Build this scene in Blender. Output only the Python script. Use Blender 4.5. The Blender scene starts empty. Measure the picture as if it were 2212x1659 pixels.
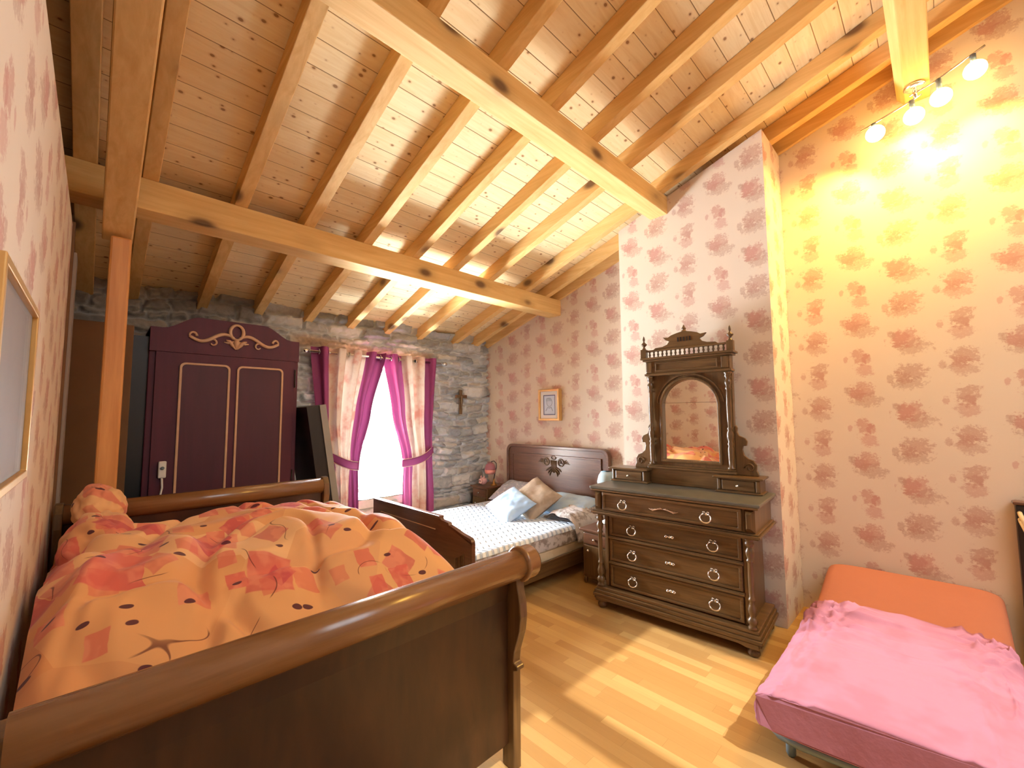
import bpy, bmesh, math, random
import numpy as np
from mathutils import Vector, Matrix, noise
random.seed(7); rng = np.random.default_rng(7)
PI = math.pi
sc = bpy.context.scene
COL = sc.collection

# ------------------------------------------------------------------ camera
FPX = 910.49; YAW = math.radians(44.547); PITCH = math.radians(4.319); ROLL = math.radians(-.358)
cam = bpy.data.cameras.new('camera'); camo = bpy.data.objects.new('camera', cam); COL.objects.link(camo)
cam.sensor_fit = 'HORIZONTAL'; cam.sensor_width = 36; cam.lens = 36*FPX/2212; cam.clip_start = .02
_f = Vector((math.sin(YAW)*math.cos(PITCH), math.cos(YAW)*math.cos(PITCH), math.sin(PITCH)))
_r = Vector((math.cos(YAW), -math.sin(YAW), 0)); _u = _r.cross(_f)
_r, _u = _r*math.cos(ROLL)+_u*math.sin(ROLL), -_r*math.sin(ROLL)+_u*math.cos(ROLL)
camo.matrix_world = Matrix(((_r.x, _u.x, -_f.x, 0), (_r.y, _u.y, -_f.y, 0), (_r.z, _u.z, -_f.z, 1.55), (0, 0, 0, 1)))
sc.camera = camo

# ------------------------------------------------------------------ light + exposure
sc.view_settings.view_transform = 'Standard'; sc.view_settings.look = 'None'
sc.view_settings.gamma = 1; sc.view_settings.use_curve_mapping = False
sc.view_settings.exposure = -.06
sc.cycles.use_denoising = True
sc.cycles.max_bounces = 10; sc.cycles.diffuse_bounces = 6; sc.cycles.sample_clamp_indirect = 8
world = bpy.data.worlds.new('sky'); sc.world = world; world.use_nodes = True
wn = world.node_tree.nodes; wl = world.node_tree.links
bg = wn['Background']; bg.inputs['Strength'].default_value = 3.0
tc = wn.new('ShaderNodeTexCoord'); sx = wn.new('ShaderNodeSeparateXYZ'); cr = wn.new('ShaderNodeValToRGB')
wl.new(tc.outputs['Generated'], sx.inputs[0]); wl.new(sx.outputs['Z'], cr.inputs[0]); wl.new(cr.outputs[0], bg.inputs['Color'])
cr.color_ramp.elements[0].position = .0; cr.color_ramp.elements[0].color = (.80, .92, .78, 1)
cr.color_ramp.elements[1].position = .25; cr.color_ramp.elements[1].color = (.82, .92, 1, 1)

def lamp(name, kind, loc, direction, energy, color, **kw):
    l = bpy.data.lights.new(name, kind); l.energy = energy; l.color = color
    for k, v in kw.items(): setattr(l, k, v)
    o = bpy.data.objects.new(name, l); COL.objects.link(o); o.location = loc
    o.rotation_euler = Vector(direction).to_track_quat('-Z', 'Y').to_euler(); return o
# sun falling steeply through added, unseen roof windows behind the camera
lamp('sun', 'SUN', (0, -8, 6), (.06, .497, -.866), 4.6, (1, .95, .88), angle=math.radians(.6))
# daylight entering by the window over the bed and by the added roof windows
lamp('window_skylight', 'AREA', (2.42, 6.1, 2.75), (0, -1, -.85), 1700, (.88, .95, 1), shape='RECTANGLE', size=2.2, size_y=1.4)
# lamp added outside the window to throw light up at the ceiling
lamp('ceiling_fill', 'AREA', (2.42, 6.5, -.45), (0, -1, .85), 7200, (.90, .95, 1), shape='RECTANGLE', size=2.6, size_y=1.6)
lamp('window_daylight', 'AREA', (2.42, 5.30, 1.40), (0, -1, .05), 1100, (.86, .93, 1), shape='RECTANGLE', size=1.0, size_y=1.6)
for x_, w_ in ((1.075, .73), (2.155, 1.07)):
    lamp('roof_fill', 'AREA', (x_, -2.0, 3.85), (0, .31, -.95), 36*w_, (.84, .92, 1), shape='RECTANGLE', size=w_, size_y=2.)  # fill lamps added below the invented roof windows

# ------------------------------------------------------------------ node helpers
def newmat(name):
    m = bpy.data.materials.new(name); m.use_nodes = True
    return m, m.node_tree, m.node_tree.nodes['Principled BSDF']
def N(nt, t, props=None, **ins):
    n = nt.nodes.new(t)
    for k, v in (props or {}).items(): setattr(n, k, v)
    for k, v in ins.items(): put(nt, n.inputs[int(k[1:]) if k[0] == '_' else k.replace('__', ' ')], v)
    return n
def put(nt, s, v):
    if isinstance(v, bpy.types.NodeSocket): nt.links.new(v, s)
    elif isinstance(v, (tuple, list)) and s.type == 'RGBA' and len(v) == 3: s.default_value = (*v, 1)
    else: s.default_value = v
def MA(nt, op, a, b=0., c=0., clamp=False):
    n = N(nt, 'ShaderNodeMath', {'operation': op, 'use_clamp': clamp}, _0=a, _1=b)
    if c != 0. or isinstance(c, bpy.types.NodeSocket): put(nt, n.inputs[2], c)
    return n.outputs[0]
def VM(nt, op, a, b=(0, 0, 0)):
    n = N(nt, 'ShaderNodeVectorMath', {'operation': op}, _0=a, _1=b); return n.outputs[0]
def MIX(nt, f, a, b, blend='MIX'):
    n = nt.nodes.new('ShaderNodeMix'); n.data_type = 'RGBA'; n.blend_type = blend
    put(nt, n.inputs[0], f); put(nt, n.inputs[6], a); put(nt, n.inputs[7], b); return n.outputs[2]
def RAMP(nt, f, stops):
    n = nt.nodes.new('ShaderNodeValToRGB'); put(nt, n.inputs[0], f); e = n.color_ramp.elements
    while len(e) < len(stops): e.new(.5)
    for el, (p, c) in zip(e, stops): el.position = p; el.color = (*c, 1) if len(c) == 3 else c
    return n.outputs[0]
def SST(nt, x, lo, hi):
    return N(nt, 'ShaderNodeMapRange', {'interpolation_type': 'SMOOTHSTEP'}, _0=x, _1=lo, _2=hi, _3=0., _4=1.).outputs[0]
def NOISE(nt, v, scale, detail=3., rough=.55, dist=0.):
    return N(nt, 'ShaderNodeTexNoise', None, Vector=v, Scale=scale, Detail=detail, Roughness=rough, Distortion=dist).outputs[0]
def OBJ(nt): return N(nt, 'ShaderNodeTexCoord').outputs['Object']
def XYZ(nt, v):
    o = N(nt, 'ShaderNodeSeparateXYZ', None, _0=v).outputs; return o[0], o[1], o[2]
def VEC(nt, x, y, z=0.): return N(nt, 'ShaderNodeCombineXYZ', None, _0=x, _1=y, _2=z).outputs[0]
def BUMP(nt, bs, h, strength, dist=.01):
    put(nt, bs.inputs['Normal'], N(nt, 'ShaderNodeBump', None, Strength=strength, Distance=dist, Height=h).outputs[0])
def S(r, g, b):
    f = lambda c: (c/255/12.92 if c <= 10 else ((c/255+.055)/1.055)**2.4); return (f(r), f(g), f(b))

def plain(name, col, rough=.6, metal=0., var=.12, scale=8., spec=.5, trans=0.):
    m, nt, bs = newmat(name)
    n = NOISE(nt, OBJ(nt), scale, 4.)
    c = MIX(nt, n, tuple(x*(1-var) for x in col), tuple(min(1, x*(1+var)) for x in col))
    put(nt, bs.inputs['Base Color'], c); bs.inputs['Roughness'].default_value = rough; bs.inputs['Metallic'].default_value = metal
    bs.inputs['Specular IOR Level'].default_value = spec
    return m
def wood(name, light, dark, axis=0, scale=22., rough=.4, knots=0., knotcol=(.10, .045, .015), stretch=.07, coat=0., contrast=(.3, .72), bump=.1):
    m, nt, bs = newmat(name)
    co = OBJ(nt); rnd = N(nt, 'ShaderNodeObjectInfo').outputs['Random']
    off = MA(nt, 'MULTIPLY', rnd, 37.)
    co = VM(nt, 'ADD', co, VEC(nt, off, off, off))
    s = [1, 1, 1]; s[axis] = stretch
    st = VM(nt, 'MULTIPLY', co, tuple(s))
    n1 = NOISE(nt, st, scale, 5., .6, 1.2)
    n2 = NOISE(nt, st, scale*3.5, 3., .6)
    f = MA(nt, 'ADD', MA(nt, 'MULTIPLY', n1, .72), MA(nt, 'MULTIPLY', n2, .28))
    c = RAMP(nt, f, [(contrast[0], dark), (contrast[1], light)])
    if knots:
        s2 = [1, 1, 1]; s2[axis] = .55
        vo = N(nt, 'ShaderNodeTexVoronoi', None, Vector=VM(nt, 'MULTIPLY', co, tuple(s2)), Scale=knots)
        k = MA(nt, 'SUBTRACT', 1., SST(nt, vo.outputs['Distance'], .07, .19))
        halo = MA(nt, 'SUBTRACT', 1., SST(nt, vo.outputs['Distance'], .12, .36))
        c = MIX(nt, MA(nt, 'MULTIPLY', halo, .35), c, tuple(.55*a for a in dark))
        c = MIX(nt, MA(nt, 'MULTIPLY', k, .9), c, knotcol)
    put(nt, bs.inputs['Base Color'], c); bs.inputs['Roughness'].default_value = rough
    bs.inputs['Coat Weight'].default_value = coat; bs.inputs['Coat Roughness'].default_value = .2
    if bump: BUMP(nt, bs, f, bump, .004)
    return m

def wallpaper(name, hx, hy):
    m, nt, bs = newmat(name)
    x, y, z = XYZ(nt, OBJ(nt))
    u = MA(nt, 'ADD', MA(nt, 'MULTIPLY', x, hx), MA(nt, 'MULTIPLY', y, hy))
    W, H = .27, .265
    uu = MA(nt, 'DIVIDE', MA(nt, 'ADD', u, 60*W), W); colm = MA(nt, 'FLOOR', uu); par = MA(nt, 'MODULO', colm, 2.)
    lu = MA(nt, 'MULTIPLY', MA(nt, 'SUBTRACT', MA(nt, 'FRACT', uu), .5), W)
    vv = MA(nt, 'ADD', MA(nt, 'DIVIDE', MA(nt, 'ADD', z, 10.), H), MA(nt, 'MULTIPLY', MA(nt, 'MODULO', colm, 5.), .41))
    lv = MA(nt, 'MULTIPLY', MA(nt, 'SUBTRACT', MA(nt, 'FRACT', vv), .5), H)
    var = MA(nt, 'ADD', MA(nt, 'MULTIPLY', MA(nt, 'MODULO', colm, 3.), 2.), MA(nt, 'MODULO', MA(nt, 'FLOOR', vv), 2.))
    wn1 = N(nt, 'ShaderNodeTexWhiteNoise', {'noise_dimensions': '1D'}, W=MA(nt, 'ADD', var, .37))
    r1, r2, r3 = XYZ(nt, wn1.outputs['Color'])
    seed = MA(nt, 'MULTIPLY', var, 3.7)
    base = MIX(nt, NOISE(nt, OBJ(nt), 1.5), S(226, 212, 192), S(215, 199, 178))
    nz1 = NOISE(nt, VEC(nt, lu, lv, seed), 26., 4., .62)
    nz2 = NOISE(nt, VEC(nt, lu, MA(nt, 'MULTIPLY', lv, 1.15), MA(nt, 'ADD', seed, 3.)), 75., 3., .65)
    tex = MA(nt, 'ADD', MA(nt, 'MULTIPLY', MA(nt, 'SUBTRACT', nz1, .5), 3.2), MA(nt, 'MULTIPLY', MA(nt, 'SUBTRACT', nz2, .5), 1.6))
    pink = MIX(nt, r3, S(194, 138, 126), S(180, 144, 126)); pink2 = MIX(nt, r1, S(200, 150, 138), S(184, 154, 136))
    c = base
    J = lambda r_, a, c0=0.: MA(nt, 'MULTIPLY_ADD', r_, a, c0-a/2)
    for cx, cy, rx, ry, col, op in ((J(r2, .05), J(r3, .03, .045), .072, .064, pink, .64), (J(r3, .06), J(r1, .04, -.045), .078, .05, pink2, .6),
                                    (J(r1, .08, .01), J(r2, .05, .01), .042, .05, pink, .55), (J(r2, .04, -.10), J(r1, .12, .06), .026, .019, S(170, 144, 126), .7), (J(r3, .03, .105), J(r2, .16), .02, .03, pink2, .6)):
        sx_ = MA(nt, 'MULTIPLY_ADD', r1, .6, .75); sy_ = MA(nt, 'MULTIPLY_ADD', r2, .6, .75)
        a = MA(nt, 'DIVIDE', MA(nt, 'SUBTRACT', lu, cx), MA(nt, 'MULTIPLY', sx_, rx)); b = MA(nt, 'DIVIDE', MA(nt, 'SUBTRACT', lv, cy), MA(nt, 'MULTIPLY', sy_, ry))
        d = MA(nt, 'SQRT', MA(nt, 'ADD', MA(nt, 'MULTIPLY', a, a), MA(nt, 'MULTIPLY', b, b)))
        k = SST(nt, MA(nt, 'ADD', MA(nt, 'SUBTRACT', 1., d), MA(nt, 'MULTIPLY', tex, .66)), .0, .42)
        k = MA(nt, 'MULTIPLY', k, SST(nt, nz2, .1, .5))
        c = MIX(nt, MA(nt, 'MULTIPLY', k, op), c, col)
    put(nt, bs.inputs['Base Color'], c); bs.inputs['Roughness'].default_value = .75
    bs.inputs['Specular IOR Level'].default_value = .25
    return m

def boards_mat():
    m, nt, bs = newmat('pine_boards')
    co = OBJ(nt); x, y, z = XYZ(nt, co)
    k = MA(nt, 'DIVIDE', MA(nt, 'ADD', y, 20.), .143); kf = MA(nt, 'FLOOR', k); fr = MA(nt, 'FRACT', k)
    rn = N(nt, 'ShaderNodeTexWhiteNoise', {'noise_dimensions': '1D'}, W=kf).outputs['Value']
    p = VEC(nt, MA(nt, 'ADD', MA(nt, 'MULTIPLY', x, .09), MA(nt, 'MULTIPLY', rn, 9.)), y, 0.)
    g = NOISE(nt, p, 30., 5., .6, 1.0)
    c = RAMP(nt, g, [(.28, S(230, 206, 156)), (.7, S(244, 228, 186))])
    c = MIX(nt, MA(nt, 'MULTIPLY', rn, .35), c, S(222, 188, 134))
    vo = N(nt, 'ShaderNodeTexVoronoi', {'voronoi_dimensions': '2D'}, Vector=VEC(nt, MA(nt, 'ADD', MA(nt, 'MULTIPLY', x, .8), MA(nt, 'MULTIPLY', rn, 5.)), MA(nt, 'MULTIPLY', y, 1.15), 0.), Scale=11.5)
    sel = N(nt, 'ShaderNodeTexWhiteNoise', {'noise_dimensions': '3D'}, Vector=vo.outputs['Position']).outputs['Value']
    r = MA(nt, 'MULTIPLY_ADD', MA(nt, 'MULTIPLY', sel, sel), .17, -.05)
    d = vo.outputs['Distance']
    kn = MA(nt, 'SUBTRACT', 1., SST(nt, MA(nt, 'SUBTRACT', d, r), -.03, .03))
    halo = MA(nt, 'SUBTRACT', 1., SST(nt, MA(nt, 'SUBTRACT', d, r), 0., .13))
    c = MIX(nt, MA(nt, 'MULTIPLY', halo, .28), c, S(176, 118, 66))
    c = MIX(nt, MA(nt, 'MULTIPLY', kn, .75), c, S(124, 80, 44))
    gr = MA(nt, 'SUBTRACT', 1., SST(nt, fr, .012, .04))
    c = MIX(nt, MA(nt, 'MULTIPLY', gr, .8), c, S(92, 52, 22))
    put(nt, bs.inputs['Base Color'], c); bs.inputs['Roughness'].default_value = .8; bs.inputs['Specular IOR Level'].default_value = .15
    BUMP(nt, bs, MA(nt, 'SUBTRACT', 1., gr), .4, .004)
    return m

def floor_mat():
    m, nt, bs = newmat('oak_floor')
    x, y, z = XYZ(nt, OBJ(nt))
    cx = MA(nt, 'DIVIDE', MA(nt, 'ADD', x, 20.), .068); cf = MA(nt, 'FLOOR', cx)
    r1 = N(nt, 'ShaderNodeTexWhiteNoise', {'noise_dimensions': '1D'}, W=cf).outputs['Value']
    ry = MA(nt, 'ADD', MA(nt, 'DIVIDE', MA(nt, 'ADD', y, 20.), .62), MA(nt, 'MULTIPLY', r1, 5.)); rf = MA(nt, 'FLOOR', ry)
    r2 = N(nt, 'ShaderNodeTexWhiteNoise', {'noise_dimensions': '3D'}, Vector=VEC(nt, cf, rf, 0.)).outputs['Value']
    g = NOISE(nt, VEC(nt, MA(nt, 'ADD', x, MA(nt, 'MULTIPLY', r2, 4.)), MA(nt, 'MULTIPLY', y, .06), r2), 60., 4., .6, .6)
    c = RAMP(nt, r2, [(0., S(170, 130, 76)), (.5, S(183, 145, 88)), (1., S(200, 164, 104))])
    c = MIX(nt, MA(nt, 'MULTIPLY', g, .4), c, S(148, 106, 58))
    e = MA(nt, 'MINIMUM', SST(nt, MA(nt, 'FRACT', cx), 0., .035), SST(nt, MA(nt, 'FRACT', ry), 0., .005))
    c = MIX(nt, MA(nt, 'MULTIPLY', MA(nt, 'SUBTRACT', 1., e), .45), c, S(120, 76, 36))
    put(nt, bs.inputs['Base Color'], c); bs.inputs['Roughness'].default_value = .38
    bs.inputs['Specular IOR Level'].default_value = .4
    return m

def stone_mat():
    m, nt, bs = newmat('rubble_stone')
    c = N(nt, 'ShaderNodeAttribute', {'attribute_name': 'stone'}).outputs['Color']
    n = NOISE(nt, OBJ(nt), 30., 5., .7)
    c = MIX(nt, .55, c, MIX(nt, n, S(92, 90, 84), S(206, 202, 192)), 'OVERLAY')
    put(nt, bs.inputs['Base Color'], c); bs.inputs['Roughness'].default_value = .9
    BUMP(nt, bs, n, .5, .012)
    return m

def duvet_mat():
    m, nt, bs = newmat('patchwork_cotton')
    uv = N(nt, 'ShaderNodeUVMap').outputs[0]
    # panels of slightly different peach
    rot = N(nt, 'ShaderNodeMapping', None, Vector=uv, Rotation=(0, 0, .5)).outputs[0]
    vo = N(nt, 'ShaderNodeTexVoronoi', {'distance': 'CHEBYCHEV', 'voronoi_dimensions': '2D'}, Vector=rot, Scale=2.1, Randomness=.8)
    r = XYZ(nt, vo.outputs['Color'])[0]
    c = RAMP(nt, r, [(0., S(224, 170, 112)), (.35, S(208, 144, 90)), (.65, S(232, 188, 136)), (1., S(218, 160, 104))])
    # pink and red patches
    wob = N(nt, 'ShaderNodeVectorMath', {'operation': 'SCALE'}, _0=N(nt, 'ShaderNodeTexNoise', None, Vector=uv, Scale=9.).outputs['Color'], Scale=.03).outputs[0]
    for k, (sc_, rz, off, thr, ca, cb) in enumerate(((4.2, .35, 0., .5, S(204, 84, 82), S(228, 136, 112)), (6.0, 1.0, 3.7, .58, S(186, 68, 78), S(226, 130, 110)), (8.5, .1, 1.9, .66, S(208, 100, 84), S(232, 148, 116)))):
        p = N(nt, 'ShaderNodeMapping', None, Vector=VM(nt, 'ADD', uv, wob), Rotation=(0, 0, rz), Location=(off, off*.7, 0), Scale=(1., .68, 1.)).outputs[0]
        v = N(nt, 'ShaderNodeTexVoronoi', {'distance': 'CHEBYCHEV', 'voronoi_dimensions': '2D'}, Vector=p, Scale=sc_, Randomness=.55)
        cx, cy, cz = XYZ(nt, v.outputs['Color'])
        lim = MA(nt, 'MULTIPLY_ADD', cz, .16, .22)
        on = MA(nt, 'MULTIPLY', MA(nt, 'GREATER_THAN', cx, thr), MA(nt, 'SUBTRACT', 1., SST(nt, MA(nt, 'SUBTRACT', v.outputs['Distance'], lim), 0., .025)))
        st = MA(nt, 'MULTIPLY', SST(nt, NOISE(nt, p, 14., 2.), .46, .6), .6)
        on = MA(nt, 'MULTIPLY', on, MA(nt, 'MULTIPLY_ADD', cy, .4, .5))
        c = MIX(nt, on, c, MIX(nt, st, ca, cb))
    # curling stems
    nz = NOISE(nt, uv, 3.2, 1.)
    line = MA(nt, 'SUBTRACT', 1., SST(nt, MA(nt, 'ABSOLUTE', MA(nt, 'SUBTRACT', nz, .47)), .0015, .005))
    keep = SST(nt, NOISE(nt, uv, 4.1, 1.), .52, .56)
    c = MIX(nt, MA(nt, 'MULTIPLY', MA(nt, 'MULTIPLY', line, keep), .8), c, S(96, 46, 40))
    # dark leaves
    p = N(nt, 'ShaderNodeMapping', None, Vector=uv, Rotation=(0, 0, -.7), Scale=(1., 1.55, 1.)).outputs[0]
    v = N(nt, 'ShaderNodeTexVoronoi', {'voronoi_dimensions': '2D'}, Vector=p, Scale=5.6, Randomness=1.)
    on = MA(nt, 'MULTIPLY', MA(nt, 'GREATER_THAN', XYZ(nt, v.outputs['Color'])[1], .5), MA(nt, 'SUBTRACT', 1., SST(nt, MA(nt, 'ADD', v.outputs['Distance'], MA(nt, 'MULTIPLY', MA(nt, 'SUBTRACT', NOISE(nt, uv, 22., 1.), .5), .12)), .085, .105)))
    c = MIX(nt, MA(nt, 'MULTIPLY', on, .93), c, S(74, 28, 46))
    put(nt, bs.inputs['Base Color'], c); bs.inputs['Roughness'].default_value = .8
    bs.inputs['Sheen Weight'].default_value = .15; bs.inputs['Specular IOR Level'].default_value = .15
    return m

def cloth(name, col, col2=None, scale=14., lo=.45, hi=.6, translucent=0., rough=.85, weave=0., uvs=False):
    m, nt, bs = newmat(name)
    co = OBJ(nt)
    c = MIX(nt, SST(nt, NOISE(nt, co, scale, 3., .6), lo, hi), col, col2) if col2 else MIX(nt, NOISE(nt, co, 6.), tuple(a*.93 for a in col), col)
    put(nt, bs.inputs['Base Color'], c); bs.inputs['Roughness'].default_value = rough
    bs.inputs['Specular IOR Level'].default_value = .15
    BUMP(nt, bs, NOISE(nt, co, 9., 4.), .25, .02)
    if translucent:
        out = nt.nodes['Material Output']
        tr = N(nt, 'ShaderNodeBsdfTranslucent', None, Color=c)
        mx = N(nt, 'ShaderNodeMixShader', None, _0=translucent, _1=bs.outputs[0], _2=tr.outputs[0])
        nt.links.new(mx.outputs[0], out.inputs[0])
    return m
def quilt_mat():
    m, nt, bs = newmat('quilted_cover')
    x, y, z = XYZ(nt, OBJ(nt))
    tri = MA(nt, 'PINGPONG', y, .055)
    k = MA(nt, 'FRACT', MA(nt, 'DIVIDE', MA(nt, 'ADD', x, MA(nt, 'ADD', MA(nt, 'MULTIPLY', tri, .55), 20.)), .062))
    d = MA(nt, 'ABSOLUTE', MA(nt, 'SUBTRACT', k, .5))
    h = SST(nt, d, 0., .3)
    put(nt, bs.inputs['Base Color'], MIX(nt, h, S(190, 210, 232), S(226, 236, 246)))
    bs.inputs['Roughness'].default_value = .7; BUMP(nt, bs, h, .8, .02)
    return m
def emis(name, col, st):
    m, nt, bs = newmat(name)
    bs.inputs['Base Color'].default_value = (*col, 1); bs.inputs['Emission Color'].default_value = (*col, 1); bs.inputs['Emission Strength'].default_value = st
    return m
def glass_mat(name='window_glass', tint=(1, 1, 1), refl=.06):
    m, nt, bs = newmat(name); out = nt.nodes['Material Output']
    t = N(nt, 'ShaderNodeBsdfTransparent', None, Color=tint); g = N(nt, 'ShaderNodeBsdfGlossy', None, Roughness=.02)
    mx = N(nt, 'ShaderNodeMixShader', None, _0=refl, _1=t.outputs[0], _2=g.outputs[0]); nt.links.new(mx.outputs[0], out.inputs[0]); return m
def mirror_mat():
    m, nt, bs = newmat('mirror_silver'); bs.inputs['Base Color'].default_value = (.93, .92, .88, 1); bs.inputs['Metallic'].default_value = 1; bs.inputs['Roughness'].default_value = .015
    return m

PINE_L, PINE_D = S(234, 198, 132), S(206, 160, 90)
M_pineX = wood('pine_beam_x', PINE_L, PINE_D, 0, 14., .75, 3.4)
M_pineY = wood('pine_beam_y', PINE_L, PINE_D, 1, 14., .75, 3.4)
M_pineZ = wood('pine_post', S(220, 160, 92), S(192, 126, 64), 2, 14., .45, 2.4)
M_boards = boards_mat(); M_floor = floor_mat(); M_stone = stone_mat()
M_wpY = wallpaper('toile_wallpaper', 0, 1); M_wpX = wallpaper('toile_wallpaper_return', 1, 0)
M_walX = wood('walnut_x', S(116, 86, 50), S(68, 48, 25), 0, 26., .34, coat=.2)
M_walY = wood('walnut_y', S(112, 74, 50), S(76, 46, 30), 1, 26., .3, coat=.3)
M_walZ = wood('walnut_z', S(116, 86, 50), S(68, 48, 25), 2, 26., .34, coat=.2)
M_dark = wood('dark_mahogany', S(70, 41, 20), S(30, 16, 8), 2, 5., .36, stretch=.3, coat=.12)
M_roll = wood('polished_walnut', S(142, 102, 62), S(108, 72, 40), 0, 12., .25, coat=.4)
M_blackwood = wood('blackened_wood', S(36, 29, 26), S(18, 14, 13), 2, 12., .4)
M_marble = plain('grey_marble', S(92, 90, 80), .3, var=.4, scale=12.)
M_silver = plain('bright_metal', (.86, .84, .80), .22, 1., .04)
M_steel = plain('grey_enamel_steel', S(112, 128, 134), .3, .3, .08)
M_purple = wood('purple_paint', S(84, 22, 46), S(70, 17, 38), 2, 8., .6, bump=.03)
M_purple2 = wood('purple_paint_panel', S(76, 24, 42), S(64, 18, 35), 2, 8., .55, bump=.03)
M_gold = plain('gold_paint', S(196, 158, 126), .5, .0, .15, 20.)
M_gilt = plain('gilt_frame', S(206, 164, 100), .35, .4, .15, 20.)
M_white = plain('white_plastic', S(226, 222, 214), .4, var=.03)
M_mirror = mirror_mat(); M_glass = glass_mat()
M_brown = plain('brown_plaster', S(112, 76, 44), .8, var=.3, scale=3.)
M_render = plain('plain_plaster', S(214, 200, 182), .9, var=.08, scale=3.)
M_duvet = duvet_mat(); M_quilt = quilt_mat()
M_mattress = cloth('mattress_ticking', S(220, 214, 204))
M_floral = cloth('floral_grey_cotton', S(206, 200, 196), S(150, 140, 132), 16.)
M_floralB = cloth('floral_blue_grey_cotton', S(168, 172, 182), S(206, 206, 208), 22., .5, .62)
M_blue = cloth('pale_blue_cotton', S(196, 220, 240), S(176, 204, 232), 4.)
M_taupe = cloth('taupe_cotton', S(172, 152, 130), S(152, 132, 112), 5.)
M_cream = cloth('cream_ticking', S(226, 208, 172))
M_pink = cloth('pink_jersey', S(172, 118, 138), S(164, 110, 128), 3.)
M_salmon = cloth('salmon_jersey', S(186, 122, 100))
M_cpurple = cloth('purple_satin', S(138, 62, 104), translucent=.012, rough=.5)
M_cprint = cloth('printed_linen', S(214, 194, 176), S(196, 138, 122), 5.5, .42, .72, translucent=.012)
M_pinkshade = plain('pink_glass_shade', S(228, 150, 134), .3, var=.05)
M_pig = plain('pink_ceramic', S(236, 182, 176), .25, var=.03)
M_black = plain('black_paint_and_shade', (.01, .01, .01), .4)

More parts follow.
